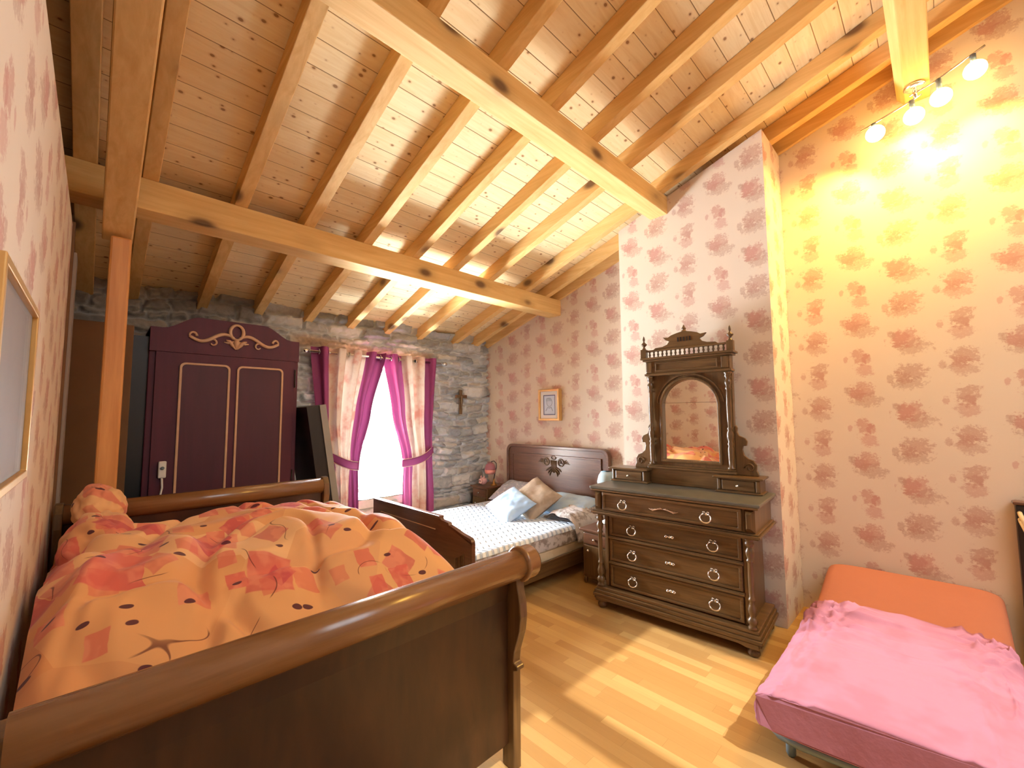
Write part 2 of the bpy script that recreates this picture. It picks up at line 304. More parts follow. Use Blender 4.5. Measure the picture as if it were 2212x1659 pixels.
# ------------------------------------------------------------------ mesh builder
class MB:
    def __init__(s): s.v = []; s.f = []; s.m = []; s.s = []
    def add(s, vs, fs, mat=0, smooth=False):
        o = len(s.v); s.v += [tuple(p) for p in vs]; s.f += [tuple(i+o for i in f) for f in fs]
        s.m += [mat]*len(fs); s.s += [smooth]*len(fs); return s
    def box(s, x0, y0, z0, x1, y1, z1, mat=0):
        return s.add([(x0, y0, z0), (x1, y0, z0), (x1, y1, z0), (x0, y1, z0), (x0, y0, z1), (x1, y0, z1), (x1, y1, z1), (x0, y1, z1)],
                     [(3, 2, 1, 0), (4, 5, 6, 7), (0, 1, 5, 4), (1, 2, 6, 5), (2, 3, 7, 6), (3, 0, 4, 7)], mat)
    def tube(s, pts, r, n=10, mat=0, closed=False):
        P = [Vector(p) for p in pts]; L = len(P); R = r if isinstance(r, (list, tuple)) else [r]*L
        vs = []; fs = []; up = None
        for i in range(L):
            t = (P[(i+1) % L]-P[i-1]) if closed else (P[min(i+1, L-1)]-P[max(i-1, 0)])
            t.normalize()
            if up is None: up = t.orthogonal().normalized()
            up = (up-t*up.dot(t)).normalized(); b = t.cross(up)
            for k in range(n):
                a = 2*PI*k/n; vs.append(P[i]+(up*math.cos(a)+b*math.sin(a))*R[i])
        for i in range(L if closed else L-1):
            j = (i+1) % L
            for k in range(n): fs.append((i*n+k, i*n+(k+1) % n, j*n+(k+1) % n, j*n+k))
        if not closed: fs += [tuple(range(n-1, -1, -1)), tuple((L-1)*n+k for k in range(n))]
        return s.add(vs, fs, mat, True)
    def lathe(s, prof, o=(0, 0, 0), axis='z', n=20, mat=0, smooth=True):
        vs = []; fs = []
        for r, h in prof:
            for k in range(n):
                a = 2*PI*k/n; c, d = r*math.cos(a), r*math.sin(a)
                p = {'z': (c, d, h), 'x': (h, c, d), 'y': (d, h, c)}[axis]
                vs.append((p[0]+o[0], p[1]+o[1], p[2]+o[2]))
        L = len(prof)
        for i in range(L-1):
            for k in range(n): fs.append((i*n+k, i*n+(k+1) % n, (i+1)*n+(k+1) % n, (i+1)*n+k))
        fs += [tuple(range(n-1, -1, -1)), tuple((L-1)*n+k for k in range(n))]
        return s.add(vs, fs, mat, smooth)
    def prism(s, poly, axis, a, b, mat=0):
        # poly in the two other axes (x: (y,z), y: (x,z), z: (x,y))
        def P(p, t): return {'x': (t, p[0], p[1]), 'y': (p[0], t, p[1]), 'z': (p[0], p[1], t)}[axis]
        n = len(poly); vs = [P(p, a) for p in poly]+[P(p, b) for p in poly]
        fs = [tuple(range(n)), tuple(range(2*n-1, n-1, -1))]+[(i, i+n, (i+1) % n+n, (i+1) % n) for i in range(n)]
        return s.add(vs, fs, mat)
    def ring(s, outer, inner, axis, a, b, mat=0):
        # frame between two polylines with equal counts (closed)
        def P(p, t): return {'x': (t, p[0], p[1]), 'y': (p[0], t, p[1]), 'z': (p[0], p[1], t)}[axis]
        n = len(outer); vs = []
        for t in (a, b): vs += [P(p, t) for p in outer]+[P(p, t) for p in inner]
        fs = []
        for i in range(n):
            j = (i+1) % n
            fs += [(i, j, n+j, n+i), (2*n+j, 2*n+i, 3*n+i, 3*n+j), (i, 2*n+i, 2*n+j, j), (n+i, n+j, 3*n+j, 3*n+i)]
        return s.add(vs, fs, mat)
    def grid(s, fn, nu, nv, mat=0, smooth=True, cu=False):
        vs = [fn(i/nu, j/nv) for j in range(nv+1) for i in range(nu+1)]
        fs = [(j*(nu+1)+i, j*(nu+1)+i+1, (j+1)*(nu+1)+i+1, (j+1)*(nu+1)+i) for j in range(nv) for i in range(nu)]
        return s.add(vs, fs, mat, smooth)
    def ball(s, c, r, nu=20, nv=12, mat=0):
        R = r if isinstance(r, (tuple, list)) else (r, r, r)
        return s.lathe_like(c, R, nu, nv, mat)
    def lathe_like(s, c, R, nu, nv, mat):
        vs = []; fs = []
        for j in range(nv+1):
            t = PI*(.02+.96*j/nv)
            for i in range(nu):
                a = 2*PI*i/nu; vs.append((c[0]+R[0]*math.sin(t)*math.cos(a), c[1]+R[1]*math.sin(t)*math.sin(a), c[2]-R[2]*math.cos(t)))
        for j in range(nv):
            for i in range(nu): fs.append((j*nu+i, j*nu+(i+1) % nu, (j+1)*nu+(i+1) % nu, (j+1)*nu+i))
        fs += [tuple(range(nu-1, -1, -1)), tuple(nv*nu+i for i in range(nu))]
        return s.add(vs, fs, mat, True)
    def xf(s, M, i0=0):
        s.v[i0:] = [tuple(M @ Vector(p)) for p in s.v[i0:]]; return s
    def build(s, name, mats, parent=None, world=True, bevel=0., seg=2, sub=0, fix=True):
        me = bpy.data.meshes.new(name)
        vs = s.v
        if parent is not None and world:
            vs = [tuple(INV(parent) @ Vector(p)) for p in vs]
        me.from_pydata(vs, [], s.f)
        for m in (mats if isinstance(mats, (list, tuple)) else [mats]): me.materials.append(m)
        me.polygons.foreach_set('material_index', s.m); me.polygons.foreach_set('use_smooth', s.s)
        if fix:
            bm = bmesh.new(); bm.from_mesh(me); bmesh.ops.recalc_face_normals(bm, faces=bm.faces); bm.to_mesh(me); bm.free()
        me.update()
        o = bpy.data.objects.new(name, me); COL.objects.link(o)
        if parent is not None: o.parent = parent
        if bevel:
            b = o.modifiers.new('bevel', 'BEVEL'); b.width = bevel; b.segments = seg; b.limit_method = 'ANGLE'; b.angle_limit = math.radians(40)
        if sub:
            b = o.modifiers.new('sub', 'SUBSURF'); b.levels = sub; b.render_levels = sub
        return o
def LOCAL(o): return Matrix.Translation(o.location) @ Matrix.Rotation(o.rotation_euler.z, 4, 'Z')
def INV(o):
    m = LOCAL(o)
    while o.parent: o = o.parent; m = LOCAL(o) @ m
    return m.inverted()
def thing(name, label, cat, loc=(0, 0, 0), rz=0., group=None):
    o = bpy.data.objects.new(name, None); COL.objects.link(o); o.location = loc; o.rotation_euler = (0, 0, rz); o.empty_display_size = .1
    return tag(o, label, cat, group)
def tag(o, label, cat, group=None):
    o['label'] = label; o['category'] = cat
    if group: o['group'] = group
    return o
def struct(o): o['kind'] = 'structure'; return o
def arc(cx, cy, r, a0, a1, n): return [(cx+r*math.cos(a0+(a1-a0)*i/n), cy+r*math.sin(a0+(a1-a0)*i/n)) for i in range(n+1)]
def rrect(x0, z0, x1, z1, r, n=5):
    return arc(x1-r, z0+r, r, -PI/2, 0, n)+arc(x1-r, z1-r, r, 0, PI/2, n)+arc(x0+r, z1-r, r, PI/2, PI, n)+arc(x0+r, z0+r, r, PI, 1.5*PI, n)
def sst(x, a, b):
    t = min(1, max(0, (x-a)/(b-a))); return t*t*(3-2*t)

# ------------------------------------------------------------------ room shell
XW, XB, YB, XL = 4.15, 3.64, 4.75, -.15
SL, Z0 = .322, 4.085                       # underside of the rafters: z = Z0 - SL*y
RH = .135
def zr(y): return Z0-SL*y
YR = -.7; YN = -4.3                       # ridge, near wall
def zb(y): return zr(y)+RH if y >= YR else zr(2*YR-y)+RH

struct(MB().box(-1.75, YN-.3, -.12, XW+.3, YB+.55, 0).build('floor', M_floor))
SY0, SY1 = -3.3, -.92      # unseen roof windows, added in the far slope to cast the sun patch
SK = ((.71, 1.44, SY1), (1.62, 2.69, SY1), (2.69, 3.28, -1.58))  # third opening shaped to let sun onto the folding bed, not the dresser
b = MB()
def slope(x0, x1, ya, yb):
    b.prism([(ya, zb(ya)), (yb, zb(yb)), (yb, zb(yb)+.04), (ya, zb(ya)+.04)], 'x', x0, x1)
slope(-1.75, XW+.3, YR, YB+.5); slope(-1.75, XW+.3, SY1, YR); slope(-1.75, XW+.3, YN-.3, SY0)
for x0, x1 in ((-1.75, SK[0][0]), (SK[0][1], SK[1][0]), (SK[2][1], XW+.3)): slope(x0, x1, SY0, SY1)
slope(SK[2][0], SK[2][1], SK[2][2], SY1)
struct(b.build('ceiling', M_boards, fix=True))
for n_, (x0, x1, SYa) in enumerate(SK):
    b = MB()
    for xa_, xb_, ya_, yb_ in ((x0, x0+.01, SY0, SYa), (x1-.01, x1, SY0, SYa), (x0, x1, SY0, SY0+.01), (x0, x1, SYa-.01, SYa)):
        if (n_ == 2 and xb_ < x0+.02) or (n_ == 1 and xa_ > x1-.02): continue      # the two right panes meet edge to edge
        b.prism([(ya_, zb(ya_)-.01), (yb_, zb(yb_)-.01), (yb_, zb(yb_)+.06), (ya_, zb(ya_)+.06)], 'x', xa_, xb_)
    w_ = struct(b.build('window_%d' % (n_+2), M_white))  # frame of an added, unseen roof window
    MB().prism([(SY0, zb(SY0)+.045), (SYa, zb(SYa)+.045), (SYa, zb(SYa)+.05), (SY0, zb(SY0)+.05)], 'x', x0+.01, x1-.01).build('pane', M_glass, w_)
# right wall with the chimney breast standing out of it
struct(MB().prism([(YN-.3, -.02), (YB+.5, -.02), (YB+.5, zb(YB+.5)), (YR, zb(YR)), (YN-.3, zb(YN-.3))], 'x', XW, XW+.25).build('wall_right', M_wpY))
b = MB().prism([(.87, 0), (2.165, 0), (2.165, zr(2.165)-.004), (.87, zr(.87)-.004)], 'x', XB, XW-.001)
o = b.build('wall_chimney', [M_wpY, M_wpX])
for p in o.data.polygons:
    if abs(p.normal.y) > .9: p.material_index = 1
struct(o)
# papered partition beside the camera, its top open to the roof
struct(MB().box(XL-.12, YN, 0, XL, 3.44, 2.665).build('wall_left', M_wpY))
struct(MB().box(XL-.13, 3.44, 0, XL+.012, 3.475, 2.68).build('trim_1', M_brown, bevel=.003))
struct(MB().box(XL-.12, 3.50, 0, -.127, 3.66, 2.52).build('trim_2', plain('grey_casing', S(158, 142, 126), .8), bevel=.003))
struct(MB().box(-.5, YN-.12, -.02, XL-.131, YB+.5, 4.9).build('wall_outer', plain('roof_gap_shade', S(66, 42, 22), .8, var=.3, scale=3.)))  # dark colour stands in for the unlit roof space behind the partition
struct(MB().box(XL-.13, 4.06, 0, .165, 4.12, 2.22).build('wall_recess', M_brown, bevel=.004))
struct(MB().box(.165, 4.20, 0, .262, 4.24, 2.17).build('gap_shade_panel', M_black))  # black panel painted in as the unlit gap left of the wardrobe
# near wall behind the camera
struct(MB().box(-1.6, YN-.12, 0, XW, YN, zb(YN)+.03).build('wall_near', M_render))

# far wall of rubble stone, modelled course by course
def stone_wall():
    x0, x1, z0, z1 = -1.56, 4.16, 0., 2.86; st = .0125
    nx = int((x1-x0)/st)+1; nz = int((z1-z0)/st)+1
    gx = x0+np.arange(nx)*st; gz = z0+np.arange(nz)*st
    X, Z = np.meshgrid(gx, gz)
    def wn_(sx, sz, ph, seed):
        r = np.random.default_rng(seed); out = np.zeros_like(X)
        for k in range(7):
            a, b_ = r.normal(0, sx), r.normal(0, sz); out += np.sin(a*X+b_*Z+r.uniform(0, 6.3))
        return out/2.6
    Zw = Z+.026*wn_(5, 3, 0, 1)+.014*wn_(22, 16, 0, 2); Xw = X+.02*wn_(9, 14, 0, 3)+.008*wn_(40, 40, 0, 4)
    edges = [0.]; r = np.random.default_rng(11)
    while edges[-1] < z1+.2: edges.append(edges[-1]+r.choice([.045, .065, .085, .105, .13, .155], p=[.12, .2, .24, .22, .14, .08]))
    edges = np.array(edges); ri = np.clip(np.searchsorted(edges, Zw, 'right')-1, 0, len(edges)-2)
    Hh = np.zeros_like(X); C = np.zeros(X.shape+(3,))
    pal = np.array([S(192, 194, 194), S(208, 209, 207), S(172, 174, 175), S(202, 198, 190), S(182, 187, 192), S(222, 223, 220), S(158, 160, 162)])
    mortar = np.array(S(224, 225, 224))
    for row in range(len(edges)-1):
        msk = ri == row
        if not msk.any(): continue
        h = edges[row+1]-edges[row]; xe = [x0-.4-r.uniform(0, .3)]
        while xe[-1] < x1+.4: xe.append(xe[-1]+r.uniform(.9, 2.7)*h+.05)
        xe = np.array(xe); n = len(xe)-1
        xs = Xw[msk]; zs = Zw[msk]; ci = np.clip(np.searchsorted(xe, xs, 'right')-1, 0, n-1)
        dx = np.minimum(xs-xe[ci], xe[ci+1]-xs); dz = np.minimum(zs-edges[row], edges[row+1]-zs)
        d = np.minimum(dx, dz*1.0); e = np.clip((d-.004)/.016, 0, 1); e = e*e*(3-2*e)
        off = r.uniform(.012, .062, n); tx = r.normal(0, .15, n); tz = r.normal(0, .34, n)
        cx = (xe[:-1]+xe[1:])/2; cz = (edges[row]+edges[row+1])/2
        Hh[msk] = e*(off[ci]+tx[ci]*(xs-cx[ci])+tz[ci]*(zs-cz))-(1-e)*.022
        col = pal[r.integers(0, len(pal), n)]*r.uniform(.85, 1.12, (n, 1))
        C[msk] = mortar*(1-e[:, None])+col[ci]*e[:, None]
    rough = .006*wn_(60, 80, 0, 7)+.004*wn_(120, 140, 0, 8)
    Hh = np.clip(Hh, -.022, .075)+rough*.9
    # long lintel over the window and a plastered strip below the rafters
    lint = np.exp(-((Z-2.33+.03*np.sin(X*3))/.07)**4)*(1/(1+np.exp(-(X-1.45)*25)))*(1/(1+np.exp((X-3.15)*25)))
    Hh = Hh*(1-lint)+lint*(.03+rough*1.6)
    C = C*(1-lint[..., None])+np.array(S(176, 150, 128))*lint[..., None]
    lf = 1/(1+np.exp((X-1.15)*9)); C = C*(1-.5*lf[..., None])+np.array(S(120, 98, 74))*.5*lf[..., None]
    hole = (X > 1.93) & (X < 2.92) & (Z > .60) & (Z < 2.16)
    Y = YB-Hh
    ed = np.minimum.reduce([np.abs(X-1.93), np.abs(X-2.92)])
    vs = np.stack([X, Y, Z], -1).reshape(-1, 3)
    idx = np.arange(nx*nz).reshape(nz, nx)
    q = np.stack([idx[:-1, :-1], idx[:-1, 1:], idx[1:, 1:], idx[1:, :-1]], -1)
    keep = ~(hole[:-1, :-1] | hole[:-1, 1:] | hole[1:, 1:] | hole[1:, :-1])
    q = q[keep]
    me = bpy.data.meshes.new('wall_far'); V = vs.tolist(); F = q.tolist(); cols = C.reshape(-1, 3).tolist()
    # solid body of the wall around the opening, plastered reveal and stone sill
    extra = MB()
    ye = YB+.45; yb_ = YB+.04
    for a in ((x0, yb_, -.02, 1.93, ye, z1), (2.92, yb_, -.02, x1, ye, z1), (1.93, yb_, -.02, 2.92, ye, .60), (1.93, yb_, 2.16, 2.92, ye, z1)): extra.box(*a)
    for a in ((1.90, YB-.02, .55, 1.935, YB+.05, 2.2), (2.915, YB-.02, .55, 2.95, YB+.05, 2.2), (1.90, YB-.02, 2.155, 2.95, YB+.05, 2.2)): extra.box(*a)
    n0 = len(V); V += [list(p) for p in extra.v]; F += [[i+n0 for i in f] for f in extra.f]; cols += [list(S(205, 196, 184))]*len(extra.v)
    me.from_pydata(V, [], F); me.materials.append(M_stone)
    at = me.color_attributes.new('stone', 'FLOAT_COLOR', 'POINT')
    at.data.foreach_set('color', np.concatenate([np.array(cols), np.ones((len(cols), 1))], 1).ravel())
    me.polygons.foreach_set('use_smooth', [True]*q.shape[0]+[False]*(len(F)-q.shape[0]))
    o = bpy.data.objects.new('wall_far', me); COL.objects.link(o); struct(o)
stone_wall()
# rough sill of the window
def sillf(u, v):
    x = 1.93+.99*u; y = YB-.05+.42*v
    return (x, y, .605+.016*noise.noise((x*9, y*9, 3))+.03*v)
s = MB().grid(sillf, 40, 14); s.box(1.93, YB-.045, .50, 2.92, YB+.36, .592)
struct(s.build('trim_3', plain('sill_stone', S(206, 196, 180), .85, var=.2, scale=14.)))
w = MB(); yo = YB+.33
w.ring([(1.93, .62), (2.92, .62), (2.92, 2.16), (1.93, 2.16)], [(1.98, .67), (2.87, .67), (2.87, 2.11), (1.98, 2.11)], 'y', yo, yo+.05)
w.box(2.40, yo, .67, 2.455, yo+.05, 2.11)
for zz in (1.15, 1.63): w.box(1.98, yo+.012, zz, 2.87, yo+.038, zz+.025)
w = struct(w.build('window_1', M_white, bevel=.004)); MB().box(1.98, yo+.022, .67, 2.87, yo+.028, 2.11).build('pane', M_glass, w)

# ------------------------------------------------------------------ roof timbers
ORD = ['first', 'second', 'third', 'fourth', 'fifth', 'sixth', 'seventh', 'eighth', 'ninth', 'tenth']
RX = [-.165, .13, .61, 1.06, 1.535, 2.0, 2.46, 2.935, 3.50, 3.865]
RL = ['pine rafter over the top of the papered partition, leftmost of all', 'pine rafter running close beside the timber post, right of it',
      'pine rafter over the left half of the purple wardrobe', 'pine rafter over the right half of the purple wardrobe',
      'pine rafter over the gap between purple wardrobe and left curtain', 'pine rafter over the middle of the left curtain',
      'pine rafter reaching the stone wall above where the two curtains meet', 'pine rafter over the middle of the right curtain',
      'pine rafter over the wooden cross, lying along the top of the chimney breast', 'pine rafter over the far bed headboard, last full one before the right wall']
for x, l in zip(RX, RL):
    wd = .078 if x > 0 else .10
    y0 = YR; y1 = YB+.06
    b = MB().prism([(y0, zr(y0)), (y1, zr(y1)), (y1, zr(y1)+RH-.003), (y0, zr(y0)+RH-.003)], 'x', x, x+wd)
    tag(b.build('rafter', M_pineY, bevel=.004), l, 'roof beam', 'pine rafters of the sloping ceiling')
b = MB().prism([(YR, zr(YR)), (YB+.06, zr(YB+.06)), (YB+.06, zr(YB+.06)+RH-.003), (YR, zr(YR)+RH-.003)], 'x', 4.115, 4.149)
tag(b.build('rafter', M_pineY, bevel=.003), 'thin pine rafter flat against the top of the right wall', 'roof beam', 'pine rafters of the sloping ceiling')
for (y0, y1, zbt, xe, l) in ((3.325, 3.525, 2.818, XW+.01, 'pine purlin crossing the ceiling just above window and wardrobe'),
                             (1.655, 1.825, 3.385, XB+.01, 'pine purlin crossing overhead and ending on the chimney breast'),
                             (-.075, .10, 3.815, XW+.01, 'pine purlin ending at the right wall above the spotlights')):
    ch = .045 if y0 < 0 else .004
    b = MB().prism([(y0, zbt), (y1-ch, zbt), (y1, zbt+ch*1.5), (y1, zr(y1)-.002), (y0, zr(y0)-.002)], 'x', -.27 if y0 > 0 else .113, xe)
    tag(b.build('purlin', M_pineX, bevel=.006), l, 'roof beam', 'pine purlins under the rafters')
b = MB().prism([(YR, zr(YR)-.31), (3.53, zr(3.53)-.31), (3.53, zr(3.53)-.205), (YR, zr(YR)-.205)], 'x', -.03, .11)
tag(b.build('principal_rafter', M_pineY, bevel=.008), 'broad sloping pine beam resting on top of the timber post', 'roof beam')
b = MB().box(.008, 3.41, 0, .105, 3.51, zr(3.51)-.312)
tag(b.build('timber_post', M_pineZ, bevel=.012), 'upright orange pine post at the end of the papered partition', 'post')

# ------------------------------------------------------------------ spotlights
BULB = emis('lit_bulb', (1, .62, .2), 26.)
t = thing('spotlight_rail', 'rail of four lit spotlights under the beam end at the right wall', 'ceiling light', (3.93, 0, 3.80))
MB().lathe([(.0, 3.812), (.055, 3.812), (.06, 3.80), (.05, 3.79), (.012, 3.785), (.0, 3.784)], (3.93, .0, 0)).build('ceiling_plate', M_silver, t)
rail1 = [(3.93, .30, 3.63), (3.93, .16, 3.672), (3.93, .02, 3.715), (3.93, -.03, 3.735)]
rail2 = [(3.93, .03, 3.75), (3.93, -.10, 3.785), (3.93, -.22, 3.84), (3.93, -.33, 3.89)]
MB().tube(rail1, .007, 8).build('rail', M_silver, t); MB().tube(rail2, .007, 8).build('rail', M_silver, t)
MB().tube([(3.93, .0, 3.79), (3.93, .0, 3.72)], .012, 8).build('stem', M_silver, t)
for y, z, zr_ in ((.225, 3.575, 3.652), (.02, 3.60, 3.715), (-.115, 3.66, 3.79), (-.275, 3.755, 3.862)):
    h = MB().tube([(3.93, y, zr_), (3.93, y, z+.055)], .016, 10).build('lamp_holder', M_steel, t)
    MB().ball((3.93, y-.005, z), .056).build('bulb', BULB, h)
    aim, pw = {.225: ((.0, .5, -.86), 105), .02: ((.8, .05, -.6), 18), -.115: ((-.05, .15, -1), 105), -.275: ((.0, -.1, -1), 105)}[y]
    lamp('spot_beam', 'SPOT', tuple(Vector((3.93, y, z))+Vector(aim).normalized()*.075), aim, pw, (1, .56, .10), spot_size=2.5, spot_blend=1., shadow_soft_size=.04)


# ------------------------------------------------------------------ sleigh bed in the foreground
t = thing('sleigh_bed', 'dark sleigh bed in the foreground with rolled ends under the patchwork duvet', 'bed', (.64, 2.4, 0))
prof = [(1.43, .10), (1.455, .10), (1.455, .86), (1.40, .86), (1.415, .80), (1.43, .72)]
fb = MB().prism(prof, 'x', -.09, 1.372).build('footboard', M_dark, t, bevel=.004)
MB().tube([(-.10, 1.388, .878), (1.40, 1.388, .878)], .062, 28).build('rolled_rail', M_roll, fb)
for x0, x1 in ((1.372, 1.418), (-.135, -.09)):
    pp = [(1.396, 0), (1.396, .42), (1.372, .43), (1.374, .445), (1.397, .455), (1.392, .50), (1.375, .55), (1.358, .60), (1.350, .66), (1.354, .72), (1.368, .78), (1.378, .84), (1.378, .90), (1.47, .90), (1.47, 0)]
    MB().prism(pp, 'x', x0, x1).build('corner_post', M_walZ, t, bevel=.005)
cap = MB().lathe([(0, 1.395), (.066, 1.395), (.076, 1.40), (.078, 1.41), (.072, 1.42), (.072, 1.47), (.066, 1.482), (0, 1.484)], (0, 1.388, .878), 'x', 32)
cap.build('roll_cap', M_roll, fb)
hb = MB().prism([(3.315, .10), (3.345, .10), (3.345, 1.01), (3.315, 1.01)], 'x', -.10, 1.24).build('headboard', M_dark, t, bevel=.004)
MB().tube([(-.10, 3.325, 1.035), (1.24, 3.325, 1.035)], .055, 24).build('rolled_rail', M_roll, hb)
for x0, x1 in ((1.24, 1.283), (-.135, -.10)):
    pp = [(3.29, 0), (3.29, .88), (3.265, .97), (3.27, 1.05), (3.305, 1.095), (3.345, 1.10), (3.38, 1.06), (3.375, .97), (3.36, .88), (3.36, 0)]
    MB().prism(pp, 'x', x0, x1).build('corner_post', M_walZ, t, bevel=.006)
MB().box(1.25, 1.47, .22, 1.278, 3.29, .42).build('side_rail', M_walY, t, bevel=.006)
MB().box(-.12, 1.47, .22, -.095, 3.29, .42).build('side_rail', M_walY, t, bevel=.006)
o = MB().box(-.09, 1.475, .30, 1.245, 3.285, .57).build('mattress', M_mattress, bevel=.05, seg=4)
tag(o, 'pale mattress under the patchwork duvet on the dark sleigh bed', 'mattress')

# bulky duvet
def duv(u, v):
    x = -.118+1.60*u; y = 1.475+1.79*v
    right = 1-sst(x, 1.06, 1.48)**1.3
    # near edge sinks towards the footboard, far edge towards the headboard
    near = sst(y, 1.36, 2.10)**.55; far = 1-.35*sst(y, 2.75, 3.27)
    top = .585+.425*max(0, right)**.62*near*far
    if x < .45: top += .06*sst(.45-x, 0, .5)*sst(y, 1.7, 2.6)
    left = sst(x, -.16, .02); top = .60+(top-.60)*(.55+.45*left)
    w = noise.noise((x*1.7, y*1.9, 1.3))*.07+noise.noise((x*4.3+y*1.5, y*3.2, 4.))*.036+noise.noise((x*9+y*3, y*7-x*2, 9.))*.014
    fold = abs(noise.noise((x*3.1-y*1.1, y*1.7+x*.6, 8.)))
    w -= .05*max(0, 1-fold*7)
    fold2 = abs(noise.noise((x*1.3+y*2.1, y*1.1-x*1.6, 2.2)))
    w -= .055*max(0, 1-fold2*6)
    # crease crossing the bed (folded edge) with the nearer half lying lower
    s_ = y-(1.62+.62*x)
    w += .035*sst(s_, -.05, .03)*(1-sst(x, .5, 1.0)) 
    z = top+w*(.35+.65*max(0, right))
    xx = x+.05*noise.noise((y*3, z*2, 5.))*sst(x, 1.0, 1.4)
    # pull right hem down over the rail
    if u > .93: z = min(z, .62-.9*(u-.93)+.02*noise.noise((y*6, 0, 0))) if u > .965 else z*.6+.4*min(z, .62)
    return (xx, y, max(z, .578))
b = MB().grid(duv, 110, 130)
o = b.build('duvet', M_duvet, sub=1)
uvl = o.data.uv_layers.new(name='UVMap')
for lp in o.data.loops:
    c = o.data.vertices[lp.vertex_index].co; uvl.data[lp.index].uv = (c.x+.15*c.z, c.y+.5*c.z)
tag(o, 'bulky orange patchwork duvet with pink patches and dark leaves on the sleigh bed', 'duvet')
# pillow bundle in the same cotton against the partition
def lump(name, c, r, seed, label, sq=2.0):
    def fn(u, v):
        a = 2*PI*u; tt = PI*(v-.5)*.985
        ct, st_ = math.cos(tt), math.sin(tt)
        p = Vector((math.cos(a)*ct, math.sin(a)*ct, st_))
        n_ = 1+.16*noise.noise((p*1.6+Vector((seed, 0, 0))))+.09*noise.noise(p*4+Vector((0, seed, 0)))
        n_ -= .06*max(0, 1-abs(noise.noise(p*2.1+Vector((seed, 3, 1))))*7)
        return (c[0]+p.x*r[0]*n_, c[1]+p.y*r[1]*n_, c[2]+p.z*r[2]*n_)
    o = MB().grid(fn, 56, 36).build(name, M_duvet, sub=1)
    uvl = o.data.uv_layers.new(name='UVMap')
    for lp in o.data.loops:
        q = o.data.vertices[lp.vertex_index].co; uvl.data[lp.index].uv = (q.x*1.2+q.z, q.y+q.z*.6+seed)
    return tag(o, label, 'pillow', 'pillows in patchwork cotton on the sleigh bed')
lump('pillow', (.035, 3.17, 1.075), (.11, .13, .125), 1.5, 'small knotted end of patchwork bedding topmost at the partition end')
lump('pillow', (.04, 2.86, .92), (.15, .36, .17), 6.1, 'plump peach patchwork pillow below the knotted bundle against the papered partition')

# ------------------------------------------------------------------ wardrobe
t = thing('wardrobe', 'tall purple wardrobe with gold beading and painted scrollwork beside the window', 'wardrobe', (.79, 4.42, 0))
MB().box(.26, 4.17, .0, 1.315, 4.60, 2.235).build('carcass', M_purple, t, bevel=.006)
xs = [.26+1.055*i/40 for i in range(41)]
ped = [(x, 2.245+.11*sst(x, .33, .56)*(1-sst(x, 1.02, 1.25))) for x in xs]
MB().prism([(1.315, 2.06), (.26, 2.06)]+ped, 'y', 4.150, 4.605).build('pediment', M_purple, t, bevel=.0015)
d = MB().box(.30, 4.15, .14, 1.275, 4.172, 2.058).build('door', M_purple, t, bevel=.0015)
for x0, x1 in ((.444, .781), (.827, 1.185)):
    MB().prism(rrect(x0+.012, .32, x1-.012, 1.972, .03), 'y', 4.146, 4.152).build('door_panel', M_purple2, d)
    o_ = rrect(x0, .30, x1, 1.985, .04); i_ = rrect(x0+.017, .317, x1-.017, 1.968, .028)
    g = MB().ring(o_, i_, 'y', 4.138, 4.151).build('beading', M_gold, d, bevel=.004); g['label'] = 'gold beading round a door panel'
for zz in (1.90, 1.0, .3): MB().tube([(1.282, 4.14, zz-.08), (1.282, 4.14, zz+.08)], .007, 8).build('hinge', M_blackwood, t)
b = MB(); cx, cz, yy = .815, 2.205, 4.141
def sc2(pts, r): b.tube([(cx+p[0], yy, cz+p[1]) for p in pts], r, 8)
for s in (-1, 1):
    L_ = [(s*(.02+.30*k/22), .035*math.sin(2*PI*k/22*.95+.3)-.005*k/22) for k in range(23)]
    sc2(L_, [.011+.004*math.sin(PI*k/22) for k in range(23)])
    sp = [(s*(.30-.028*math.cos(a)*(1-a/9)-.0), .035*math.sin(a)*(1-a/9)-.003) for a in [k*.35 for k in range(16)]]
    sc2(sp, [.011-.0004*k for k in range(16)])
    sp = [(s*(.165+.034*math.cos(a+.6)*(1-a/9)), -.045+.034*math.sin(a+.6)*(1-a/9)) for a in [k*.35 for k in range(16)]]
    sc2(sp, [.010-.0003*k for k in range(16)])
    sc2([(s*.004, -.085), (s*.03, -.05), (s*.05, -.02), (s*.075, -.012)], [.004, .014, .013, .005])
    sc2([(s*.02, -.02), (s*.06, -.035), (s*.09, -.03)], [.008, .01, .004])
b.tube([(cx+.048*math.cos(a), yy, cz+.06+.062*math.sin(a)) for a in [k*2*PI/24 for k in range(24)]], [.010+.004*abs(math.cos(k*2*PI/24)) for k in range(24)], 8, closed=True)
b.tube([(cx, yy, cz-.085), (cx, yy, cz-.03), (cx, yy, cz+.0)], [.004, .026, .016], 10)
o = b.build('scrollwork', M_gold, t); o['label'] = 'painted gold scrollwork'
t = thing('light_switch', 'small white switch with hanging cord on the purple wardrobe', 'switch', (.372, 4.14, 1.13))
MB().box(.348, 4.118, 1.10, .396, 4.149, 1.225).build('switch_body', M_white, t, bevel=.008)
MB().lathe([(.0, -.004), (.012, -.004), (.012, .004), (0, .004)], (.372, 4.114, 1.175), 'y', 12).build('button', M_steel, t)
MB().tube([(.372, 4.13, 1.105), (.376, 4.125, 1.03), (.362, 4.12, .94), (.375, 4.12, .80), (.37, 4.12, .62)], .007, 8).build('cord', M_white, t)

